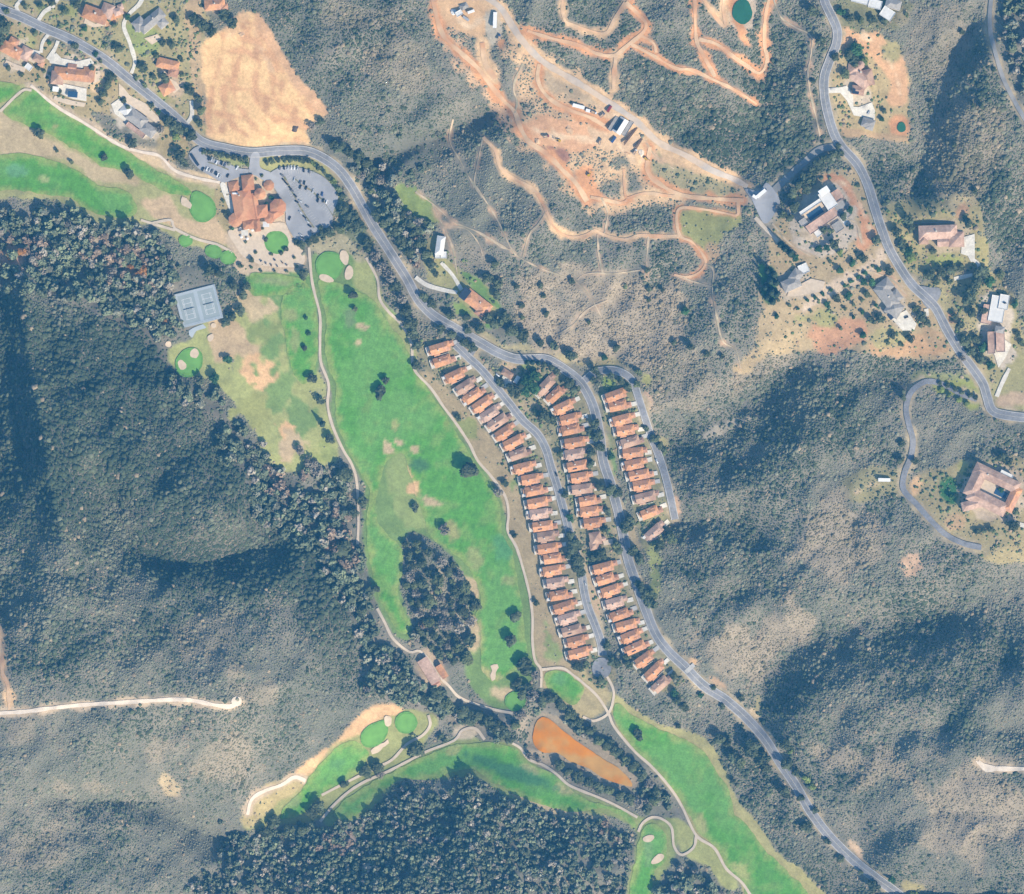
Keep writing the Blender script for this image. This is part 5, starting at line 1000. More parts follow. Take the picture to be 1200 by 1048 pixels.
building('villa', 'beige tile villa inside the curving orange cut slope', 'house', 1007, 93, -8, [('hip', 0, 1, 22, 13, -30, 5, rc), ('hip', -6, 8, 13, 12, 0, 5, rc), ('hip', 7, 2, 12, 16, 20, 4.6, rb), ('hip', 0, -11, 12, 9, 0, 4.4, rb)], [chim(0, 6, 5, 8.5), ('solar_panel', MB().box(-5, 1, -15, -10, 5.6, 5.9), 'dark'), ('turret', MB().cone(-1, 13, 4, 6, 2, 8, t=10), 'roof_c')], sc=1.2)
building('garage_house', 'grey roofed garage at the south end of the white forecourt', 'garage', 1017, 145, -18, [('hip', 0, 0, 15, 11, 0, 3.8, rg), ('hip', 3, -3, 9, 8, 0, 3.6, rg)])
building('villa', 'modern villa of white and beige flat roofs around a dark pool court', 'house', 957, 254, 34, [('flat', 2, -7, 36, 10, 0, 4.5, rc), ('flat', 19, 8, 12, 20, 0, 5.5, rw), ('flat', 0, 12, 26, 4, 0, 4.0, rw), ('flat', 25, -4, 13, 10, 0, 4.2, rg), ('flat', -15, 3, 8, 7, 0, 3.6, rg), ('flat', 12, -21, 10, 10, 0, 3.6, rg), ('flat', 22, -19, 7, 12, 0, 3.4, rw), ('flat', -6, -15, 12, 7, 0, 3.4, rw), ('flat', 30, 6, 9, 12, 0, 4.0, rc), ('flat', 28, -15, 6, 8, 0, 3.2, rg)], [('pool', MB().box(-8, 9, 0, 7.5, -2, .9), 'pool'), ('pool_deck', MB().box(-10.5, 12.5, -1.8, 9.8, -3, .55), 'paving'), ('sail_shade', MB().box(15, 26, 14, 21, 6.6, 6.9), 'white')], sc=1.1)
building('villa', 'wide pinkish tiled villa with white forecourt on the grassy shelf', 'house', 1102, 276, 2, [('hip', -3, 3, 40, 15, 0, 5, rc), ('hip', 16, -5, 16, 16, 0, 4.6, rc), ('gable', 2, -7, 12, 10, 0, 4.4, rc), ('hip', -18, -3, 10, 12, 0, 4.4, rb)], [chim(-5, 4, 5, 8.6), ('shadow_strip', MB().box(-26, 16, 13, 13.6, -3, 2.6).box(-26.6, -26, 2, 13.6, -3, 2.4), 'dark')], sc=1.1)  # near-black strips stand in for the villa's shadow, north and west
building('villa', 'grey roofed villa with white forecourt beside the road end', 'house', 1040, 349, -52, [('hip', -2, 0, 28, 14, 0, 5, rg), ('hip', -11, 5, 13, 15, 0, 4.8, rg), ('hip', 13, -2, 16, 16, 20, 4.4, rg), ('hip', 4, 8, 12, 9, 0, 4.2, rg)], [chim(0, 1, 5, 8.4), ('solar_panel', MB().box(13, 20, -12, -8, 4.6, 4.9), 'dark')], sc=1.12)
building('villa', 'sprawling white roofed villa at the right edge with a long lower wing', 'house', 1165, 368, -10, [('flat', 2, 6, 17, 30, 0, 4.8, rw), ('flat', -8, -2, 12, 22, 0, 4.2, rc), ('flat', 8, 15, 11, 17, 0, 5.4, rw), ('hip', 9, -17, 11, 8, 0, 4.2, rg), ('flat', 2, -33, 8, 25, 12, 3.8, rc), ('flat', 12, -30, 10, 24, 12, 4.0, rc)], [('roof_vent', MB().box(8, 10, 13, 15, 6.3, 7.0).box(6.5, 11.5, 13.7, 14.3, 6.3, 6.8), 'dark')])
building('villa', 'low grey roofed house in the tree dotted orchard yard', 'house', 927, 333, 24, [('hip', 0, 0, 17, 11, 0, 4.2, rg), ('hip', 7, 5, 12, 10, 30, 4, rg), ('flat', 16, 8, 9, 9, 0, 3.2, rw)], sc=1.25)
building('villa', 'large pinkish estate house built around a pool courtyard', 'house', 1162, 576, -26, [('hip', -2, 15, 52, 13, 0, 5, rc), ('hip', -20, 2, 15, 34, 0, 5, rc), ('hip', 0, -12, 44, 15, 0, 5, rc), ('hip', 23, 2, 11, 28, 0, 4.8, ra), ('hip', -13, -22, 22, 10, 40, 4.6, rc), ('flat', 6, 23.5, 14, 3.4, 0, 3.4, rw)], [chim(-12, 14, 5, 8.6), ('pool', MB().box(3, 16, -1, 6, -1, .9), 'pool'), ('courtyard', MB().box(-12, 17.4, -4.4, 8.4, -3, .5), 'paving')], sc=1.08)
building('villa', 'long white and grey house complex at the top edge beside the road', 'house', 1015, 4, -14, [('flat', -8, 2, 20, 9, 0, 4.4, rw), ('flat', 10, 1, 15, 10, 0, 4.2, rw), ('flat', 26, -6, 15, 12, -20, 4.6, rw), ('hip', 30, 6, 18, 11, 0, 4.6, rg), ('flat', -24, 5, 12, 8, 0, 3.6, rw)])
building('site_shed', 'metal construction shed with one white and one dark roof plane', 'shed', 727, 148, 58, [('gable', 0, 0, 19, 11, 0, 4.2, rw, 2.2), ('flat', -2, 8, 18, 5, 0, 2.8, rg), ('flat', 2, -8.5, 19, 5, 0, 2.6, rg)], [('dark_roof_sheet', MB().add([(-7.5, 5.4, 4.45), (7.5, 5.4, 4.45), (7.5, .3, 6.45), (-7.5, .3, 6.45), (-7.5, 5.4, 4.3), (7.5, 5.4, 4.3), (7.5, .3, 6.3), (-7.5, .3, 6.3)], [[3, 2, 1, 0][::-1], [4, 5, 6, 7][::-1], [0, 1, 5, 4], [1, 2, 6, 5], [2, 3, 7, 6], [3, 0, 4, 7]]), 'dark')])
building('site_house', 'small white house under clearing among debris at the hilltop pad', 'house', 538, 16, 30, [('flat', 0, 0, 8, 6, 0, 3.2, rw), ('hip', 9, 4, 9, 7, 0, 3.2, rg)])
def box_trailer(label, x, y, rot, L, Wd=3.0, hgt=3.2, m_='white', group=None):
    o = tag(root_at('box_trailer', x, y, rot, .6), label, 'trailer', group)
    link('body', MB().box(-L / 2, L / 2, -Wd / 2, Wd / 2, .9, hgt, .05).me('body', M[m_]), o)
    link('chassis', MB().box(-L / 2 + .2, L / 2 + 1.5, -.5, .5, .5, .88).me('chassis', M['dark']), o)
    link('door', MB().box(-L / 2 - .06, -L / 2, -Wd / 2 + .2, Wd / 2 - .2, 1.0, hgt - .2).me('door', M['metal']), o)
    for x_ in (-L * .3, -L * .3 + 1.2, L * .3):
        for y_ in (-Wd / 2 + .1, Wd / 2 - .4):
            link('wheel', MB().tube((x_, y_, .42), (x_, y_ + .3, .42), .45, .45, 10).me('wheel', M['rubber']), o)
box_trailer('long white trailer at the paved end of the side road', 892, 227, 40, 13, 4)
box_trailer('short white trailer touching the long one at the side road end', 884.5, 231, -32, 6, 3.4)
box_trailer('white trailer alone on the small dirt pad beside the estate road', 1036, 562.5, -1, 14, 4, 3.4)
box_trailer('long white trailer on the track above the orange excavation', 678, 125, -14, 14, 4, 3.2)
box_trailer('short white trailer behind the long one above the excavation', 689, 130, -14, 5, 3.6, 3.0)
box_trailer('white topped trailer between two earth banks at the top', 580, 24, 88, 18, 4.2, 4.0)
for i, (x, y, a, L) in enumerate(((741, 156, 52, 20), (738, 160, 52, 24), (748.5, 168, 58, 16))):
    o = tag(root_at('pipe_stack', x, y, a, .6), ('long brown stack of timber right beside the construction shed', 'longest brown timber stack, second from the construction shed', 'olive timber stack alone on the pale dirt east of the shed')[i], 'timber stack', 'timber stacks in the construction yard')
    for q in range(3): link('timber', MB().box(-L / 2 + q, L / 2 - q * .6, -1.5 + q * 1.0, -.6 + q * 1.0, 0, 1.6 + .3 * (q == 1)).me('timber', M['wood']), o)

def truck(x, y, rot, c, label):
    o = tag(root_at('dump_truck', x, y, rot, .6), label, 'truck', 'trucks on the graded hill site')
    link('cab', MB().box(1.6, 3.4, -1.2, 1.2, .7, 2.9, .1).me('cab', M['car_' + c]), o)
    link('windscreen', MB().box(3.3, 3.42, -1.0, 1.0, 1.8, 2.6).me('windscreen', M['glass']), o)
    link('dump_bed', MB().box(-3.6, 1.4, -1.3, 1.3, 1.1, 1.3).box(-3.6, 1.4, -1.3, -1.15, 1.3, 2.4).box(-3.6, 1.4, 1.15, 1.3, 1.3, 2.4).box(1.25, 1.4, -1.15, 1.15, 1.3, 2.6).box(-3.6, -3.45, -1.15, 1.15, 1.3, 2.2).me('dump_bed', M['metal']), o)
    link('load', MB().box(-3.4, 1.2, -1.1, 1.1, 1.31, 2.3, .5).me('load', M['dirt']), o)
    for x_ in (-2.6, -1.4, 2.5):
        for y_ in (-1.25, .95): link('wheel', MB().tube((x_, y_, .5), (x_, y_ + .3, .5), .52, .52, 10).me('wheel', M['rubber']), o)
for a in ((696, 132, -20, 'white', 'white cabbed dump truck behind the two white trailers above the excavation'), (706, 135, 40, 'grey', 'dark grey dump truck nearest the road above the construction shed'), (703, 166, 75, 'grey', 'grey dump truck at the east rim of the orange excavation'), (744, 178, 55, 'white', 'white cabbed dump truck south of the timber stacks'), (640, 160, 10, 'red', 'red dump truck in the middle of the orange excavation'), (585, 44, 80, 'blue', 'blue dump truck below the white topped trailer at the top')): truck(*a)
def digger(x, y, rot, label):
    o = tag(root_at('excavator', x, y, rot, .6), label, 'excavator', 'excavators on the graded hill site')
    for s_ in (-1, 1): link('track', MB().box(-2.2, 2.2, s_ * 1.1 - .35, s_ * 1.1 + .35, 0, .9, .2).me('track', M['rubber']), o)
    link('body', MB().box(-2.2, 1.4, -1.4, 1.4, 1.0, 2.2, .1).me('body', M['digger']), o)
    link('cab', MB().box(.1, 1.5, .3, 1.4, 2.2, 3.2, .1).me('cab', M['glass']), o)
    link('boom', MB().tube((1.2, -.2, 1.6), (4.2, -.2, 4.0), .3, .25).tube((4.2, -.2, 4.0), (6.0, -.2, 1.4), .25, .18).me('boom', M['digger']), o)
    link('bucket', MB().box(5.6, 6.6, -.8, .4, .4, 1.4, .15).me('bucket', M['metal']), o)
digger(655, 165, 160, 'yellow excavator on the west part of the orange excavation'); digger(690, 205, 60, 'yellow excavator on the bare orange slope below the excavation'); digger(757, 186, -30, 'yellow excavator on the pale dirt at the yard end')
for i, (x, y, a, c) in enumerate(((719, 164, 55, 'car_blue'), (714, 128, 58, 'car_red'), (552, 14, 20, 'white'), (546, 22, -35, 'metal'))):
    o = tag(root_at('shipping_container', x, y, a, .6), ('blue shipping container south of the construction shed', 'red shipping container north of the construction shed', 'white shipping container on the hilltop debris pad', 'grey shipping container on the hilltop debris pad')[i], 'container', 'shipping containers on the hill')
    link('shell', MB().box(-4, 4, -1.4, 1.4, 0, 2.8).me('shell', M[c]), o); link('door', MB().box(4.0, 4.08, -1.2, 1.2, .2, 2.6).me('door', M['metal']), o)
def heap(x, y, r_, m_, label, h_=.35):
    V, F = bush_template(int(x) + int(y)); o = link('earth_heap', mesh('earth_heap', V * np.array((r_, r_ * .7, r_ * h_)), F.tolist(), [M[m_]], smooth=False), None, W(x, y, -.1), pyr.uniform(0, 6))
    tag(o, label, 'heap', 'earth heaps on bare ground')
for a in ((533, 14, 5, 'roof_white', 'pale rubble heap on the hilltop pad, western of two'), (541, 8, 4, 'kerb', 'grey rubble heap on the hilltop pad, nearest the top edge'), (630, 165, 5, 'dirt', 'orange earth heap at the west end of the excavation'), (668, 152, 6, 'dirt', 'orange earth heap on the north rim of the excavation'), (752, 178, 5, 'sandtrack', 'pale sand heap beside the timber stacks'), (735, 180, 4, 'dirt', 'small orange heap south of the construction shed'), (605, 80, 3, 'dirt', 'small orange heap beside the upper dirt road'), (283, 40, 4, 'dirt', 'orange heap on the big bare lot near its top'), (346, 150, 5, 'bark', 'dark brown heap at the lower right corner of the bare lot')): heap(*a)

# tennis courts
o = tag(root_at('tennis_court', 233, 359, 14.5, float(max(H(x_, y_) for x_, y_ in COURT + [(233, 359)]) - H(233, 359)) + .5), 'fenced pair of grey tennis courts between the woods and the driving range', 'tennis court')
link('surround', MB().box(-24, 24, -20, 20, -16, .1).me('surround', M['court_pad']), o)
for cx in (-11.8, 11.6):
    link('playing_surface', MB().box(cx - 9.5, cx + 9.5, -17, 17, .1, .13).me('playing_surface', M['court']), o)
    ln = MB()
    for q in (-5.5, -4.1, 4.1, 5.5): ln.box(cx + q - .12, cx + q + .12, -11.9, 11.9, .13, .14)
    for q in (-11.9, -6.4, 6.4, 11.9): ln.box(cx - 5.4, cx + 5.4, q - .12, q + .12, .142, .15)
    link('court_lines', ln.me('court_lines', M['white']), o)
    link('net', MB().box(cx - 6.2, cx + 6.2, -.06, .06, .15, 1.1).me('net', M['dark']), o)
fe = MB()
for q in np.arange(-24, 24.1, 4):
    for s_ in (-20, 20): fe.tube((q, s_, 0), (q, s_, 3), .08, .08, 5)
for q in np.arange(-16, 17, 4):
    for s_ in (-24, 24): fe.tube((s_, q, 0), (s_, q, 3), .08, .08, 5)
for z_ in (.2, 1.5, 3.0):
    fe.box(-24, 24, -20.04, -19.96, z_ - .04, z_ + .04).box(-24, 24, 19.96, 20.04, z_ - .04, z_ + .04).box(-24.04, -23.96, -19.9, 19.9, z_ - .04, z_ + .04).box(23.96, 24.04, -19.9, 19.9, z_ - .04, z_ + .04)
link('fence', fe.me('fence', M['metal']), o)
sheet('court_apron', pts('221,388 238,380 242,384 230,388 225,396'), M['court_pad'], .7, wob=.2)

# ------------------------------------------------------------------ cars
CB = MB().box(-2.3, 2.3, -.92, .92, .35, .95, .06)
CAB = MB().box(-1.35, 1.15, -.85, .85, .95, 1.5, .32)
CG = MB().box(-1.30, 1.10, -.87, .87, .98, 1.36, .24)
body_me = {c: CB.me('car_body', M['car_' + c]) for c in ('silver', 'black', 'white', 'red', 'blue', 'grey')}
cab_me = {c: CAB.me('car_roof', M['car_' + c]) for c in body_me}
glass_me = CG.me('car_glass', M['glass'])
wh_me = MB().tube((0, -.12, 0), (0, .12, 0), .33, .33, 10).me('wheel', M['rubber'])
def car(x, y, rot, c, label, group):
    o = tag(root_at('parked_car', x, y, rot, 1.2), label, 'car', group)
    o.scale = (1.06, 1.06, 1.06)
    link('body', body_me[c], o); link('car_roof', cab_me[c], o); link('windows', glass_me, o)
    for sx in (-1.4, 1.4):
        for sy in (-.86, .86): link('wheel', wh_me, o, (sx, sy, .33))
CARS = [
 ('along the top edge of the main lot', 'west', 'cars along the top of the main lot', -1, 85, pts('328,197 333,196.6 337.8,196.6 341.5,196.6 345,196.8 349,197.4 356,199.6 362.7,201'), 'grey black silver white white silver black grey'),
 ('in the dark line beside the main lot median', 'north', 'cars along the main lot median', -1, -40, pts('330.4,205.3 332.2,211 335.6,215 340,220.5 342,223.6 346,229.5 347.8,236.6 352,236 360,242 352,249 357,254.6 360.4,259.8 363,265 365.6,272 352.5,275.6 354.5,278.5'), 'grey black black black grey black black silver grey silver black silver black grey silver black'),
 ('scattered in the open middle of the main lot', 'north', 'cars in the middle of the main lot', -1, 75, pts('345,210.4 352,213.6 356.7,214.4 352,219.2 358.8,220.4 367,224 377.7,227.6 372.4,229.8 372.6,235 379,235.2 383,236.6 326,230.6 339.4,256 388.7,261'), 'silver grey black black black silver blue black black black white grey black grey'),
 ('in the small upper lot west of the clubhouse', 'west', 'cars in the small upper lot', -1, 68, pts('238,198.4 242.8,198 245.9,199.4 248.5,200.6 253,203 255.4,205.2 258,206.8 245,186 248.5,187 254,190.5 260,191.3 263.8,193.6 278,196.8 267,206'), 'black white silver grey black white silver black silver white black grey white black'),
]
CN = {'grey': 'dark grey', 'black': 'black', 'silver': 'silver', 'white': 'white', 'blue': 'blue', 'red': 'red'}
for where, side, grp, _, a, ps, cs in CARS:
    cs = cs.split(); idx = list(range(len(ps)))
    idx.sort(key=lambda i: ps[i][0] if side == 'west' else ps[i][1])
    seen = {}
    for i in idx:
        c = cs[i]; q = seen.get(c, 0); seen[c] = q + 1
        tot = cs.count(c)
        lab = f"{'only' if tot == 1 else ordinal(q)} {CN[c]} car{'' if tot == 1 else ' from the ' + side}, {where}"
        car(ps[i][0], ps[i][1], a + pyr.uniform(-8, 8), c, lab, grp)
for i, (x, y, c, lab) in enumerate(((583.5, 440, 'white', 'white car parked at the kerb near the pool pavilion'), (652, 556, 'black', 'black car parked halfway along the west street'), (686, 684, 'silver', 'silver car parked on the west street near its south end'), (703, 521, 'grey', 'grey car under the shade trees of the main road'), (1018, 132, 'silver', 'silver car on the white forecourt inside the orange cut'), (1062, 372, 'black', 'black car on the white forecourt beside the road end'), (90, 71, 'grey', 'grey car on the pale forecourt of the wide orange villa'), (770, 541, 'white', 'white car parked on the eastern street'))):
    car(x, y, (-40, -65, -65, -70, 60, 20, 10, -68)[i], c, lab, 'single cars on streets and forecourts')
# golf carts on the range terrace
for i, (x, y) in enumerate(pts('306,306 312,309 318,311 325,312 331,308 336,311 322,305')):
    o = tag(root_at('golf_cart', x, y, 40 + 25 * i, 1.0), f"{ordinal(i)} golf cart from the north on the range terrace", 'golf cart', 'golf carts on the range terrace')
    o['label'] = f"small golf cart, {ordinal(sorted(range(7), key=lambda q: (306, 312, 318, 325, 331, 336, 322)[q]).index(i))} from the west on the tan range terrace"
    link('body', MB().box(-1.3, 1.3, -.65, .65, .35, .8, .08).me('body', M['car_white' if i % 2 else 'car_grey']), o)
    link('canopy', MB().box(-1.1, .9, -.65, .65, 1.85, 1.95).me('canopy', M['wood' if i % 3 else 'dark']), o)
    link('seat', MB().box(-.6, .1, -.55, .55, .8, 1.05).box(-.7, -.5, -.55, .55, 1.05, 1.4).me('seat', M['dark']), o)
    for sx in (-.8, .8):
        for sy in (-.6, .6): link('wheel', wh_me, o, (sx, sy, .3), 0, (.9, .9, .9))

for i, (x, y) in enumerate(pts('282,268 287,272 283,278 291,268 296,270 290,280')):
    o = tag(root_at('parasol_table', x, y, 0, 1.0), f"cream parasol over a terrace table, {ordinal(sorted(range(6), key=lambda q: (282, 287, 283, 291, 296, 290)[q]).index(i))} from the west below the clubhouse", 'parasol', 'parasol tables on the clubhouse terrace')
    link('canopy', MB().cone(0, 0, 1.6, 2.3, .6, 8).me('canopy', M['white']), o); link('pole', MB().tube((0, 0, 0), (0, 0, 2.3), .04, .04, 6).me('pole', M['metal']), o); link('table', MB().cone(0, 0, .6, .72, .02, 10, .58, t=.06).me('table', M['wood']), o)

# ------------------------------------------------------------------ trees, each a thing with trunk and crown
def crown_mesh(kind, seed):
    if kind == 'pine':
        r_ = np.random.default_rng(seed); n = 420
        t = r_.uniform(0, 1, n) ** .8; a = r_.uniform(0, 2 * math.pi, n); rr = (1 - t) * .95 * r_.uniform(.55, 1.1, n) * (1 - .25 * np.abs(np.sin(t * 18)))
        p = np.stack([rr * np.cos(a), rr * np.sin(a), .5 + t * 3.0], 1)
        nn = np.stack([np.cos(a), np.sin(a), np.full(n, .8)], 1) + r_.normal(scale=.3, size=(n, 3)); nn /= np.linalg.norm(nn, axis=1)[:, None]
        u = np.cross(nn, r_.normal(size=(n, 3))); u /= np.linalg.norm(u, axis=1)[:, None]; v = np.cross(nn, u); s = .17 * r_.uniform(.6, 1.3, n)[:, None]
        V = np.stack([p - u * s - v * s, p + u * s - v * s, p + u * s + v * s, p - u * s + v * s], 1).reshape(-1, 3); F = np.arange(4 * n).reshape(-1, 4)
        return V, F.tolist(), MB().tube((0, 0, .5), (0, 0, 3.1), .6, .05, 9)
    n = 300 if kind == 'bare' else 520
    V, F, lc, lr = cards(n, seed, lobes=9 if kind != 'bare' else 14, size=.105 if kind != 'bare' else .085, zc=1.0, lr=.40)
    core = MB()
    if kind != 'bare':
        cv, cf = bush_template(seed + 9); core.add(cv * np.array((.62, .62, .5)) + np.array((0, 0, .95)), cf.tolist())
    return V, F.tolist(), core

TREE_ME = {}
def tree_mesh(kind, leaf, var):
    key = (kind, leaf, var)
    if key not in TREE_ME:
        V, F, core = crown_mesh(kind, 300 + var * 7 + len(kind))
        b = MB().add(V, F)
        if core.V: b.add(core.V, core.F)
        t = MB().tube((0, 0, -.3), (.03, .02, .55), .11, .075, 7)
        r_ = np.random.default_rng(var + 70)
        for q in range(6):
            a = q * 1.05 + r_.uniform(-.3, .3); e = r_.uniform(.45, .75)
            t.tube((.03, .02, .5), (e * math.cos(a), e * math.sin(a), r_.uniform(.95, 1.3)), .05, .012, 5)
        TREE_ME[key] = (b.me('crown', M['leaf_' + leaf]), t.me('trunk', M['bark']))
    return TREE_ME[key]

NT = 0
def tree(x, y, r, kind, leaf, label, group, hs=1.0, name='oak_tree'):
    global NT
    NT += 1
    cm, tm = tree_mesh(kind, leaf, NT % 5)
    o = tag(root_at(name, x, y, pyr.uniform(0, 360), 0), label, 'tree', group)
    o.scale = (r, r * pyr.uniform(.8, 1.15), r * hs * pyr.uniform(.68, .95))
    link('trunk', tm, o); link('crown', cm, o)

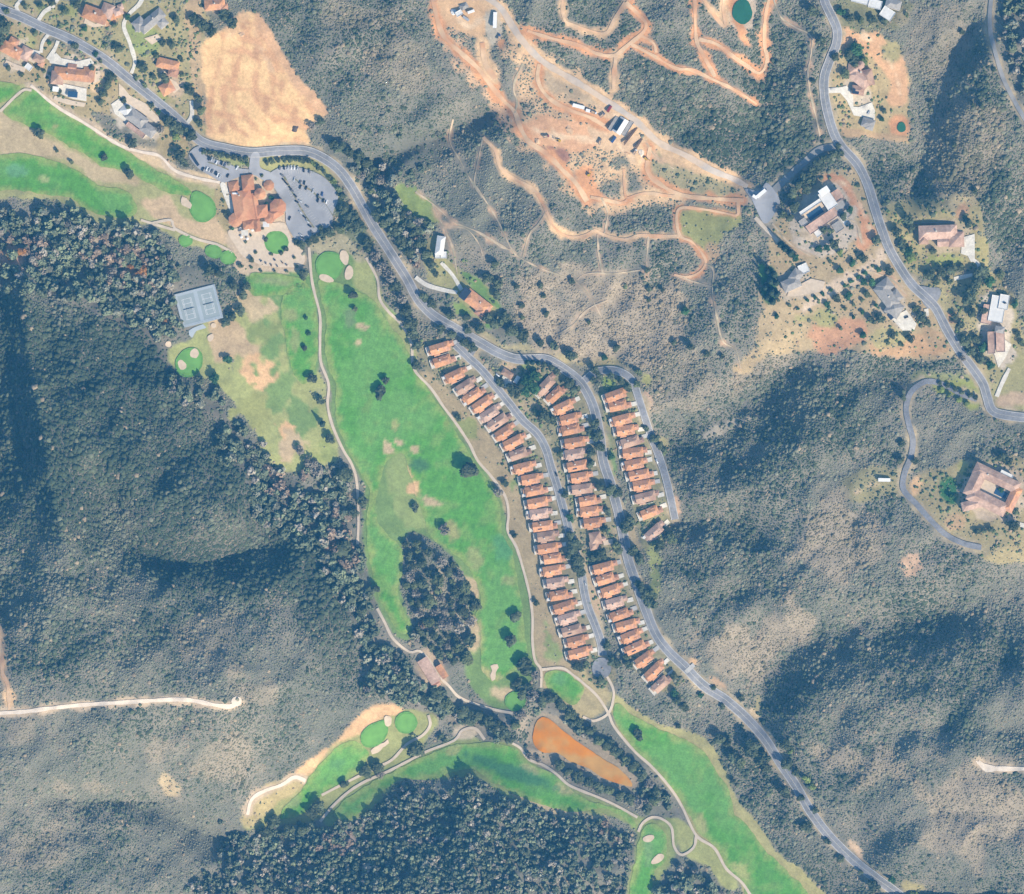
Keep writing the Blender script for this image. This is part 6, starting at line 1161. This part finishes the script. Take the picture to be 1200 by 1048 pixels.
KIND = {'o': ('lobe', 'oak', 'dark round oak', 'oak_tree', 1.0), 'v': ('lobe', 'olive', 'olive green tree', 'olive_tree', 1.0), 'b': ('bare', 'grey', 'thin grey-brown tree', 'bare_tree', 1.0), 'p': ('pine', 'pine', 'dark pointed conifer', 'pine_tree', 1.0), 'l': ('lobe', 'lime', 'bright yellow-green tree', 'leafy_tree', .8), 'r': ('lobe', 'rust', 'rust orange tree', 'sycamore_tree', 1.0), 'g': ('lobe', 'green', 'deep green tree', 'garden_tree', 1.0)}
TREES = [   # (place, ordinal side, group, entries x,y,r,kind)
 ('on the upper left fairways', 'west', 'trees on the upper left fairways', '46,157,8,o 122,185,5,o 152,204,8,o 155,169,6,o 67,177,3,v 84,190,3,v'),
 ('beside the tennis courts', 'north', 'trees round the tennis courts', '282,312,4,o 295,305,4,o 245,318,7,o 257,321,6,o 275,335,7,o 289,336,6,o 286,346,6,o 272,371,8,o 282,364,7,o 264,378,6,o'),
 ('on the dry driving range', 'north', 'trees on the driving range', '267,421,6,g 252,443,7,g 356,322,7,o 352,528,7,b 364,542,9,b 372,552,9,b'),
 ('in the line beside the straight cart path', 'north', 'trees along the straight cart path', '359,373,2.6,g 362,391,3.2,g 357,408,4,o 366,443,6.5,o 376,470,5.5,o 378,497,4.5,p 387,514,6.5,o'),
 ('standing alone on the long main fairway', 'north', 'lone trees on the long main fairway', '414,346,7,o 416,362,4,v 452,446,6,o 445,460,9.5,o 537,490,5,o 550,551,13,o 592,566,5,o 486,595,6,o 584,577,8,b 521,620,9,b 603,628,4,o 629,707,4,o 605,723,8,o 599,750,8,o 557,709,9,o'),
 ('at the left margin of the main fairway', 'north', 'trees at the left margin of the main fairway', '405,556,12,o 424,588,9,o 416,601,6,o 402,644,12,o 421,646,5,o 432,695,8,o 441,690,6,o 424,718,8,o'),
 ('around the lower green of the main fairway', 'north', 'trees round the lower green of the main fairway', '614,781,11,o 627,792,8,b 614,809,11,o 624,815,9,b 606,800,8,o 636,822,8,o'),
 ('beside the southeast fairway', 'north', 'trees beside the southeast fairway', '747,861,8,o 793,820,7,o 802,828,6,o 795,851,4,o 790,812,5,g 843,866,8,o 852,871,7,o 860,889,9,o 868,893,7,v 882,876,11,o 892,887,12,o 896,899,9,o 859,916,4,o 919,928,8,o 845,1046,5,b 766,1030,3,v'),
 ('along the lower stretch of the main road', 'north', 'trees along the lower main road', '868,818,5,o 847,828,4,o 821,815,4,g 836,806,4,v 920,872,7,o 926,880,5,l 922,896,8,o 932,905,6,v 945,913,6,l 952,922,5,l 955,950,5,o 944,968,8,o 969,986,5,o 985,1006,5,o 1008,1022,4,o 1023,1038,9,o 1045,1030,5,g 1070,1048,6,l 938,935,6,o'),
 ('on the north bank of the brown pond', 'west', 'trees on the north bank of the brown pond', '647,818,8,o 657,826,8,o 668,836,8,v 678,846,7,o 692,856,8,o 702,868,7,v 712,874,8,o 722,882,8,o 732,891,8,v 743,899,8,o 752,908,8,o 760,918,8,b 770,928,7,o'),
 ('on the south bank of the brown pond', 'west', 'trees on the south bank of the brown pond', '620,886,5,b 632,890,5,b 656,896,7,o 666,904,7,o 678,911,8,o 690,916,8,o 702,922,8,o 714,926,7,v 726,932,8,o 737,936,8,o 748,941,8,b 758,948,7,o 766,938,7,v'),
 ('between the path fork and the brown pond', 'west', 'trees between the path fork and the pond', '543,835,9,o 552,843,9,o 562,838,8,o 573,846,8,o 583,850,9,o 592,860,7,o 604,850,7,v 612,838,7,b 598,866,6,o 470,792,8,o 485,806,9,o 478,784,7,o 495,820,10,o 512,812,9,o 522,824,9,v 452,772,8,b 463,786,9,b'),
 ('on the small left green and its fairway', 'west', 'trees by the lower left fairways', '374,945,9,o 366,952,7,o 404,919,6,o 429,904,8,o 442,899,9,o 446,908,6,b 488,878,11,o 516,863,5,o 521,868,4,o 320,962,9,o 310,975,8,o 340,972,9,o 355,972,9,o'),
 ('in the roadside strip above the main parking lot', 'west', 'trees in the strip above the main parking lot', '313,191,4,o 319,190,4,v 326,188,4,o 333,187.5,4,o 340,187,4.4,o 347,187,4,o 354,188,4.4,o 361,188.5,4.4,o 367,192,4,l 373,197,4,v 380,202,4,o 387,209,4,v 391,213,4.5,l 397,222,4.5,v 402,230,4.5,o 397,228,3,o'),
 ('in the roadside strip above the small upper lot', 'west', 'trees in the strip above the small upper lot', '239,178,4,o 246,179,3.6,o 253,180,4,o 260,182,4.2,o 267,183.5,4.2,o 274,185,4.2,o 281,186,4.2,o 288,187,4,o 290,193,3.5,l 284,191,3,l'),
 ('at the eastern corner of the main parking lot', 'north', 'trees at the east corner of the main lot', '404,246,9,o 412,256,10,o 408,266,8,o 421,266,9,o 400,270,6,v 394,268,5,o 389,273,5,o'),
 ('closing the south end of the main lot', 'west', 'trees closing the south end of the main lot', '347,284,4,o 354,287,5.5,o 362,284,5.5,o 370,280,6,o 378,277,6,o 385,273,5.5,o 376,268,4,o'),
 ('beside the road west of the upper lot', 'north', 'oaks beside the road west of the upper lot', '197,142,8,o 206,148,8,o 214,154,8,o 224,160,8,o 206,160,6,l 210,184,9,o 217,192,5,o 188,152,6,b'),
 ('across the road from the main lot', 'west', 'trees across the road from the main lot', '390,170,7,o 399,174,8,o 409,179,8,o 420,184,8,o 430,192,8,o 438,202,9,o 446,212,8,b 424,206,6,b 437,222,7,v 376,142,5,o 366,148,6,b'),
 ('along the road above the main fairway', 'north', 'trees along the road above the main fairway', '443,252,8,o 451,262,8,o 430,288,9,o 440,300,9,b 448,314,9,b 457,324,9,b 463,336,8,o 471,350,8,b 476,364,9,o 481,378,9,o 484,392,9,o 488,405,7,o 487,428,6,o 462,270,8,o 470,282,8,o 479,296,8,o'),
 ('on the slope around the white roofed house', 'north', 'trees round the white roofed hillside house', '472,252,7,o 480,260,8,o 488,272,8,o 494,285,8,o 500,298,8,o 506,310,7,o 500,262,6,v 497,348,6,o 506,356,6,o 511,322,4,o'),
 ('around the big orange hillside villa', 'north', 'trees round the big orange hillside villa', '571,326,7,o 583,333,7,o 580,310,6,o 583,346,6,o 528,370,6,o 547,372,6,o 562,386,7,o 572,374,8,o 582,380,9,o 592,372,8,o 600,388,9,o 613,394,9,o 548,388,5,o'),
 ('beside the main road bend above the row houses', 'west', 'trees at the main road bend', '516,386,6,o 530,392,6,o 545,402,7,o 553,408,7,o 618,425,3.6,p 624,425,3.6,p 631,426,3.6,p 638,428,4,o 646,431,5,o 652,436,5,o 633,402,6,o 649,406,6,o 669,417,9,o 697,434,6,o 703,441,5,o 695,446,5,o 722,408,6,o 708,419,4,g'),
 ('between the west street and the middle row', 'north', 'trees between the west street and the middle row', '586,449,6,o 600,457,8,o 606,463,6,o 618,447,9,g 626,441,8,g 616,458,8,g 628,456,8,g 612,452,7,o 667,449,7,o 674,457,7,o 637,487,9,o 646,492,7,o 629,484,5,v 656,532,5,v 662,580,5,o 668,628,6,o 672,640,10,o 676,656,10,o 670,650,8,o 680,668,8,o 668,606,5,g'),
 ('shading the main road between middle and eastern rows', 'north', 'trees shading the main road', '697,497,7,o 700,511,8,o 703,524,8,o 690,506,5,o 692,530,6,o 692,545,6,o 715,574,9,o 723,577,7,o 702,570,6,o 708,620,6,o 733,617,9,o 740,610,7,o 712,600,5,o 704,650,8,o 696,653,6,o 722,640,6,v 716,535,5,g 742,646,9,o 750,656,8,o 726,646,5,o'),
 ('beside the southern row and its cul-de-sac', 'north', 'trees by the southern row and cul-de-sac', '752,690,8,o 757,698,8,o 762,707,9,o 748,684,6,o 677,781,9,o 686,779,5,v 711,757,6,o 718,775,7,o 704,797,6,o 724,778,6,o 737,779,6,o 790,792,6,o 734,770,5,v 772,640,8,o 787,631,7,v 764,697,7,v'),
 ('at the top of the eastern street', 'north', 'trees at the top of the eastern street', '716,441,5,o 728,447,6,o 736,455,6,o 748,436,5,v 746,450,5,v 767,514,7,o 773,522,6,o 757,502,4,o 779,528,5,v'),
 ('in the hedge row along the side road', 'north', 'trees along the side road', '984,180,5,o 976,181,6,o 968,186,7,o 960,193,7,o 951,202,8,o 943,210,8,o 936,217,8,o 945,222,7,o 951,213,6,o 929,228,8,o 922,222,5,b 930,243,8,o 923,238,5,b 917,252,6,v 926,256,5,o 912,244,4,b 982,172,4,o'),
 ('around the modern flat roofed villa', 'north', 'trees round the modern flat roofed villa', '996,246,5,g 988,254,6,o 973,271,4,v 965,270,5,v 977,287,7,o 968,291,5,g 959,292,5,g 984,296,4,l 915,287,5,p 920,292,5.5,p 926,297,5.5,p 932,302,5,g 997,266,4,v'),
 ('in the deep green stand west of the orchard yard', 'north', 'conifers in the stand west of the orchard yard', '899,318,5,p 906,322,5,p 902,330,6,p 909,332,5,p 897,337,5,p 904,342,6,p 910,345,5,p 899,349,5,p 905,354,5,p'),
 ('in the orchard yard below the modern villa', 'north', 'small trees in the orchard yard', '1011,303,6,o 1012,331,5,g 999,309,5,g 984,317,5,g 1022,331,5,g 1029,316,4,g 993,347,5,g 980,350,6,o 969,358,5,g 1021,376,6,o 1032,374,6,o 1011,393,5,g 1045,393,5,o 1066,397,6,o 1078,372,7,o 1072,362,5,v 1086,378,5,o 910,371,4,g 1027,282,6,o 1042,318,6,o 1033,340,4,g 1015,345,5,v'),
 ('around the wide pinkish villa on the shelf', 'north', 'trees round the wide pinkish villa', '1050,272,7,o 1056,289,8,o 1063,295,7,g 1064,258,7,o 1066,267,6,o 1134,262,7,o 1131,254,4,v 1093,294,5,o 1089,322,8,o 1102,319,7,o 1115,317,7,o 1126,314,6,o 1098,330,5,v 1112,330,5,v 1068,303,6,l'),
 ('around the white roofed villa at the right edge', 'north', 'trees round the white roofed right edge villa', '1149,319,10,o 1144,329,10,o 1139,340,9,o 1134,351,9,o 1152,364,6,o 1158,330,7,g 1139,368,6,o 1172,322,6,v 1189,357,5,g 1124,381,6,o 1119,371,5,o 1131,401,8,o 1143,398,7,o 1137,412,7,o 1152,408,7,g 1149,421,7,o 1160,428,6,g 1127,420,5,b 1192,392,5,o 1197,402,5,v'),
 ('along the estate road and pinkish estate', 'west', 'trees along the estate road', '1101,449,3.5,o 1110,452,3.5,o 1119,456,3.5,o 1127,460,3.5,o 1136,463,3.5,o 1143,466,3.5,o 1112,463,4,l 1124,469,4,l 1104,457,4,l 1133,473,4,l 1058,466,5,o 1056,520,5,o 1055,540,5,o 1072,540,5,o 1115,583,4,g 1174,536,7,o 1181,541,6,o 1145,623,4,o 1153,622,4,o 1161,621,4,o 1187,616,8,o 1173,574,4,g 1160,594,4,v 1190,600,5,v'),
 ('around the beige villa in the orange cut', 'north', 'trees round the beige villa in the cut', '994,64,8,o 1003,58,8,g 1000,73,7,o 1012,72,6,l 990,87,6,v 1036,131,4,o 1033,140,4,g 979,68,6,o 961,48,7,o 985,15,6,g 995,22,6,o 1008,24,6,v 1022,24,6,o 1036,26,5,o 953,96,4,o 952,14,7,o'),
 ('in the gardens at the top left', 'west', 'trees in the top left gardens', '6,33,9,o 2,47,7,o 77,14,6,v 88,54,5,o 140,58,7,o 169,80,7,o 191,51,5,o 202,53,5,o 194,92,7,o 207,24,6,o 228,24,8,o 238,32,8,o 248,38,8,o 262,18,8,o 272,28,8,o 131,90,6,o 127,100,6,o 122,110,6,o 118,120,5,o 223,106,7,o 233,116,6,o 236,130,7,v 234,145,6,o 62,4,5,o 48,8,5,v 99,34,4,g 124,53,3,v'),
 ('around the clubhouse terraces', 'north', 'small trees round the clubhouse terraces', '272,268,2.5,g 300,262,2.2,g 308,268,2,v 312,281,3,o 335,292,3.5,o 330,297,3,o 300,296,2.2,v 288,284,2,v 294,276,2,g 318,298,2.2,v 345,302,2.5,v 348,312,2.5,o 306,318,2,v 322,318,2,v 336,318,2,v 264,250,3,o 262,236,2.5,v 307,206,2.5,o 318,232,3.5,g 312,239,3,g 284,208,2.2,g 300,210,2,v'),
 ('in the orchard rows below the pale path', 'west', 'orchard trees below the pale path', '946,352,3,g 955,349,3,g 964,345,3,g 973,340,3,g 990,335,3,g 998,330,3,g 1006,325,3,g 1014,320,3,g 990,362,3,v 1000,357,3,v 1010,352,3,v 1018,346,3,v 1000,372,3,g 1010,366,3,g 1026,358,3,g 985,385,3,v 1040,402,3.5,v 1056,404,3.5,v 950,365,2.5,v 935,362,2.5,g 925,358,2.5,v 912,352,2.5,v'),
 ('by the villas at the far west end', 'west', 'small trees by the far west villas', '10,80,4,o 26,88,3.5,v 45,80,4,o 42,40,4,v 58,50,3,g 52,84,3,v 70,108,3.5,o 108,80,4,o 112,64,3.5,g 118,72,3,v 145,118,4,o 150,126,3.5,v 186,132,4,g 178,124,3.5,o 170,100,4,v 160,92,3.5,v 180,90,4,o 184,66,4,v 212,70,4,o 214,88,3.5,v 150,20,4,g 90,6,5,o 135,30,4,v 72,30,3.5,v 30,8,4,o 8,14,4,v'),
 ('on the pale scrub slope above the main road', 'west', 'lone dark trees on the pale scrub slope', '605,336,4,o 611,358,4,o 634,335,4,o 637,347,3.5,o 640,368,5,o 612,372,4,v 670,330,4,o 758,317,3.5,o 761,339,4.5,o 776,340,3.5,o 803,365,5,g 809,407,5,o 828,415,4.5,o 760,352,3.5,v 733,336,3.5,v 790,402,4,o 846,418,4,o 690,378,3,v'),
 ('scattered over the upper right slopes', 'west', 'lone trees on the upper right slopes', '1150,125,4,o 1140,124,3,o 1142,224,4.5,o 1100,210,3.5,o 1127,38,4,o 1165,82,3.5,o 1062,18,3.5,v 1090,120,3,o 1118,170,3.5,o'),
 ('in the west woods clearing', 'west', 'rust trees in the west woods', '168,318,7,r 158,324,5,r 154,312,5,r 133,318,6,b 194,378,4,r 12,300,6,r 26,296,6,r'),
]
gi = 0
for place, side, grp, ent in TREES:
    E = [t.split(',') for t in ent.split()]
    E = [(float(a), float(b), float(c), 'os' if d == 'o' and float(c) <= 5 else d) for a, b, c, d in E]
    E.sort(key=lambda e: e[0] if side == 'west' else e[1])
    cnt = {}
    tot = {}
    for e in E: tot[e[3]] = tot.get(e[3], 0) + 1
    for x, y, r, kd in E:
        kind, leaf, desc, nm, hs = KIND[kd[0]]
        if kd == 'os': desc, nm = 'small dark tree', 'small_tree'
        q = cnt.get(kd, 0); cnt[kd] = q + 1
        lab = f"{desc} {place}" + (f", {ordinal(q)} of its kind from the {side}" if tot[kd] > 1 else ', the only one there')
        if len(lab.split()) > 15: lab = f"{desc} {place}" + (f", {ordinal(q)} from {side}" if tot[kd] > 1 else '')
        tree(x, y, r, kind, leaf, lab, grp, hs * (1.15 if kd == 'p' else 1), nm)
# the copse between the two arms of the fairway
gm = blur(poly_mask(GROVE), 6) + (fbm(RXX, RYY, 24, 801, 3) - .5) * .9; G = []
for _ in range(4000):
    x, y = rng.uniform(460, 570), rng.uniform(620, 785)
    r = rng.uniform(4.2, 10.5)
    if rsample(gm, x, y) > .5 and rsample(HB1, x, y) < .1 and all((x - a) ** 2 + (y - b) ** 2 > (.84 * (r + c)) ** 2 for a, b, c, _ in G): G.append((x, y, r, 'o' if rng.uniform() < .5 else ('v' if rng.uniform() < .4 else 'b')))
G.sort(key=lambda e: e[1]); cnt = {}
for x, y, r, kd in G[:60]:
    kind, leaf, desc, nm, hs = KIND[kd]; q = cnt.get(kd, 0); cnt[kd] = q + 1
    tree(x, y, r, kind, leaf, f"{desc} in the copse between fairway arms, {ordinal(q)} from the north", 'trees in the copse between the fairway arms', hs, nm)
print('TREES', NT)
for ob in COL.objects:
    if 'label' in ob and len(ob['label'].replace('-', ' ').split()) > 16: print('LONG', ob.name, ob['label'])

# ------------------------------------------------------------------ air
if HAZE_DENSITY > 0:
    hz = MB().box(-9000, 9000, -9000, 9000, -12, CAMZ + 20)
    m = D.materials.new('haze_air'); m.use_nodes = True
    nt = m.node_tree
    nt.nodes.remove(nt.nodes['Principled BSDF'])
    pv = nt.nodes.new('ShaderNodeVolumePrincipled')
    pv.inputs['Color'].default_value = (.09, .46, .95, 1)
    pv.inputs['Density'].default_value = HAZE_DENSITY
    pv.inputs['Anisotropy'].default_value = 0.0
    nt.links.new(pv.outputs[0], nt.nodes['Material Output'].inputs['Volume'])
    hb = link('haze', mesh('haze', hz.V, hz.F, [m]))
    hb['kind'] = 'stuff'
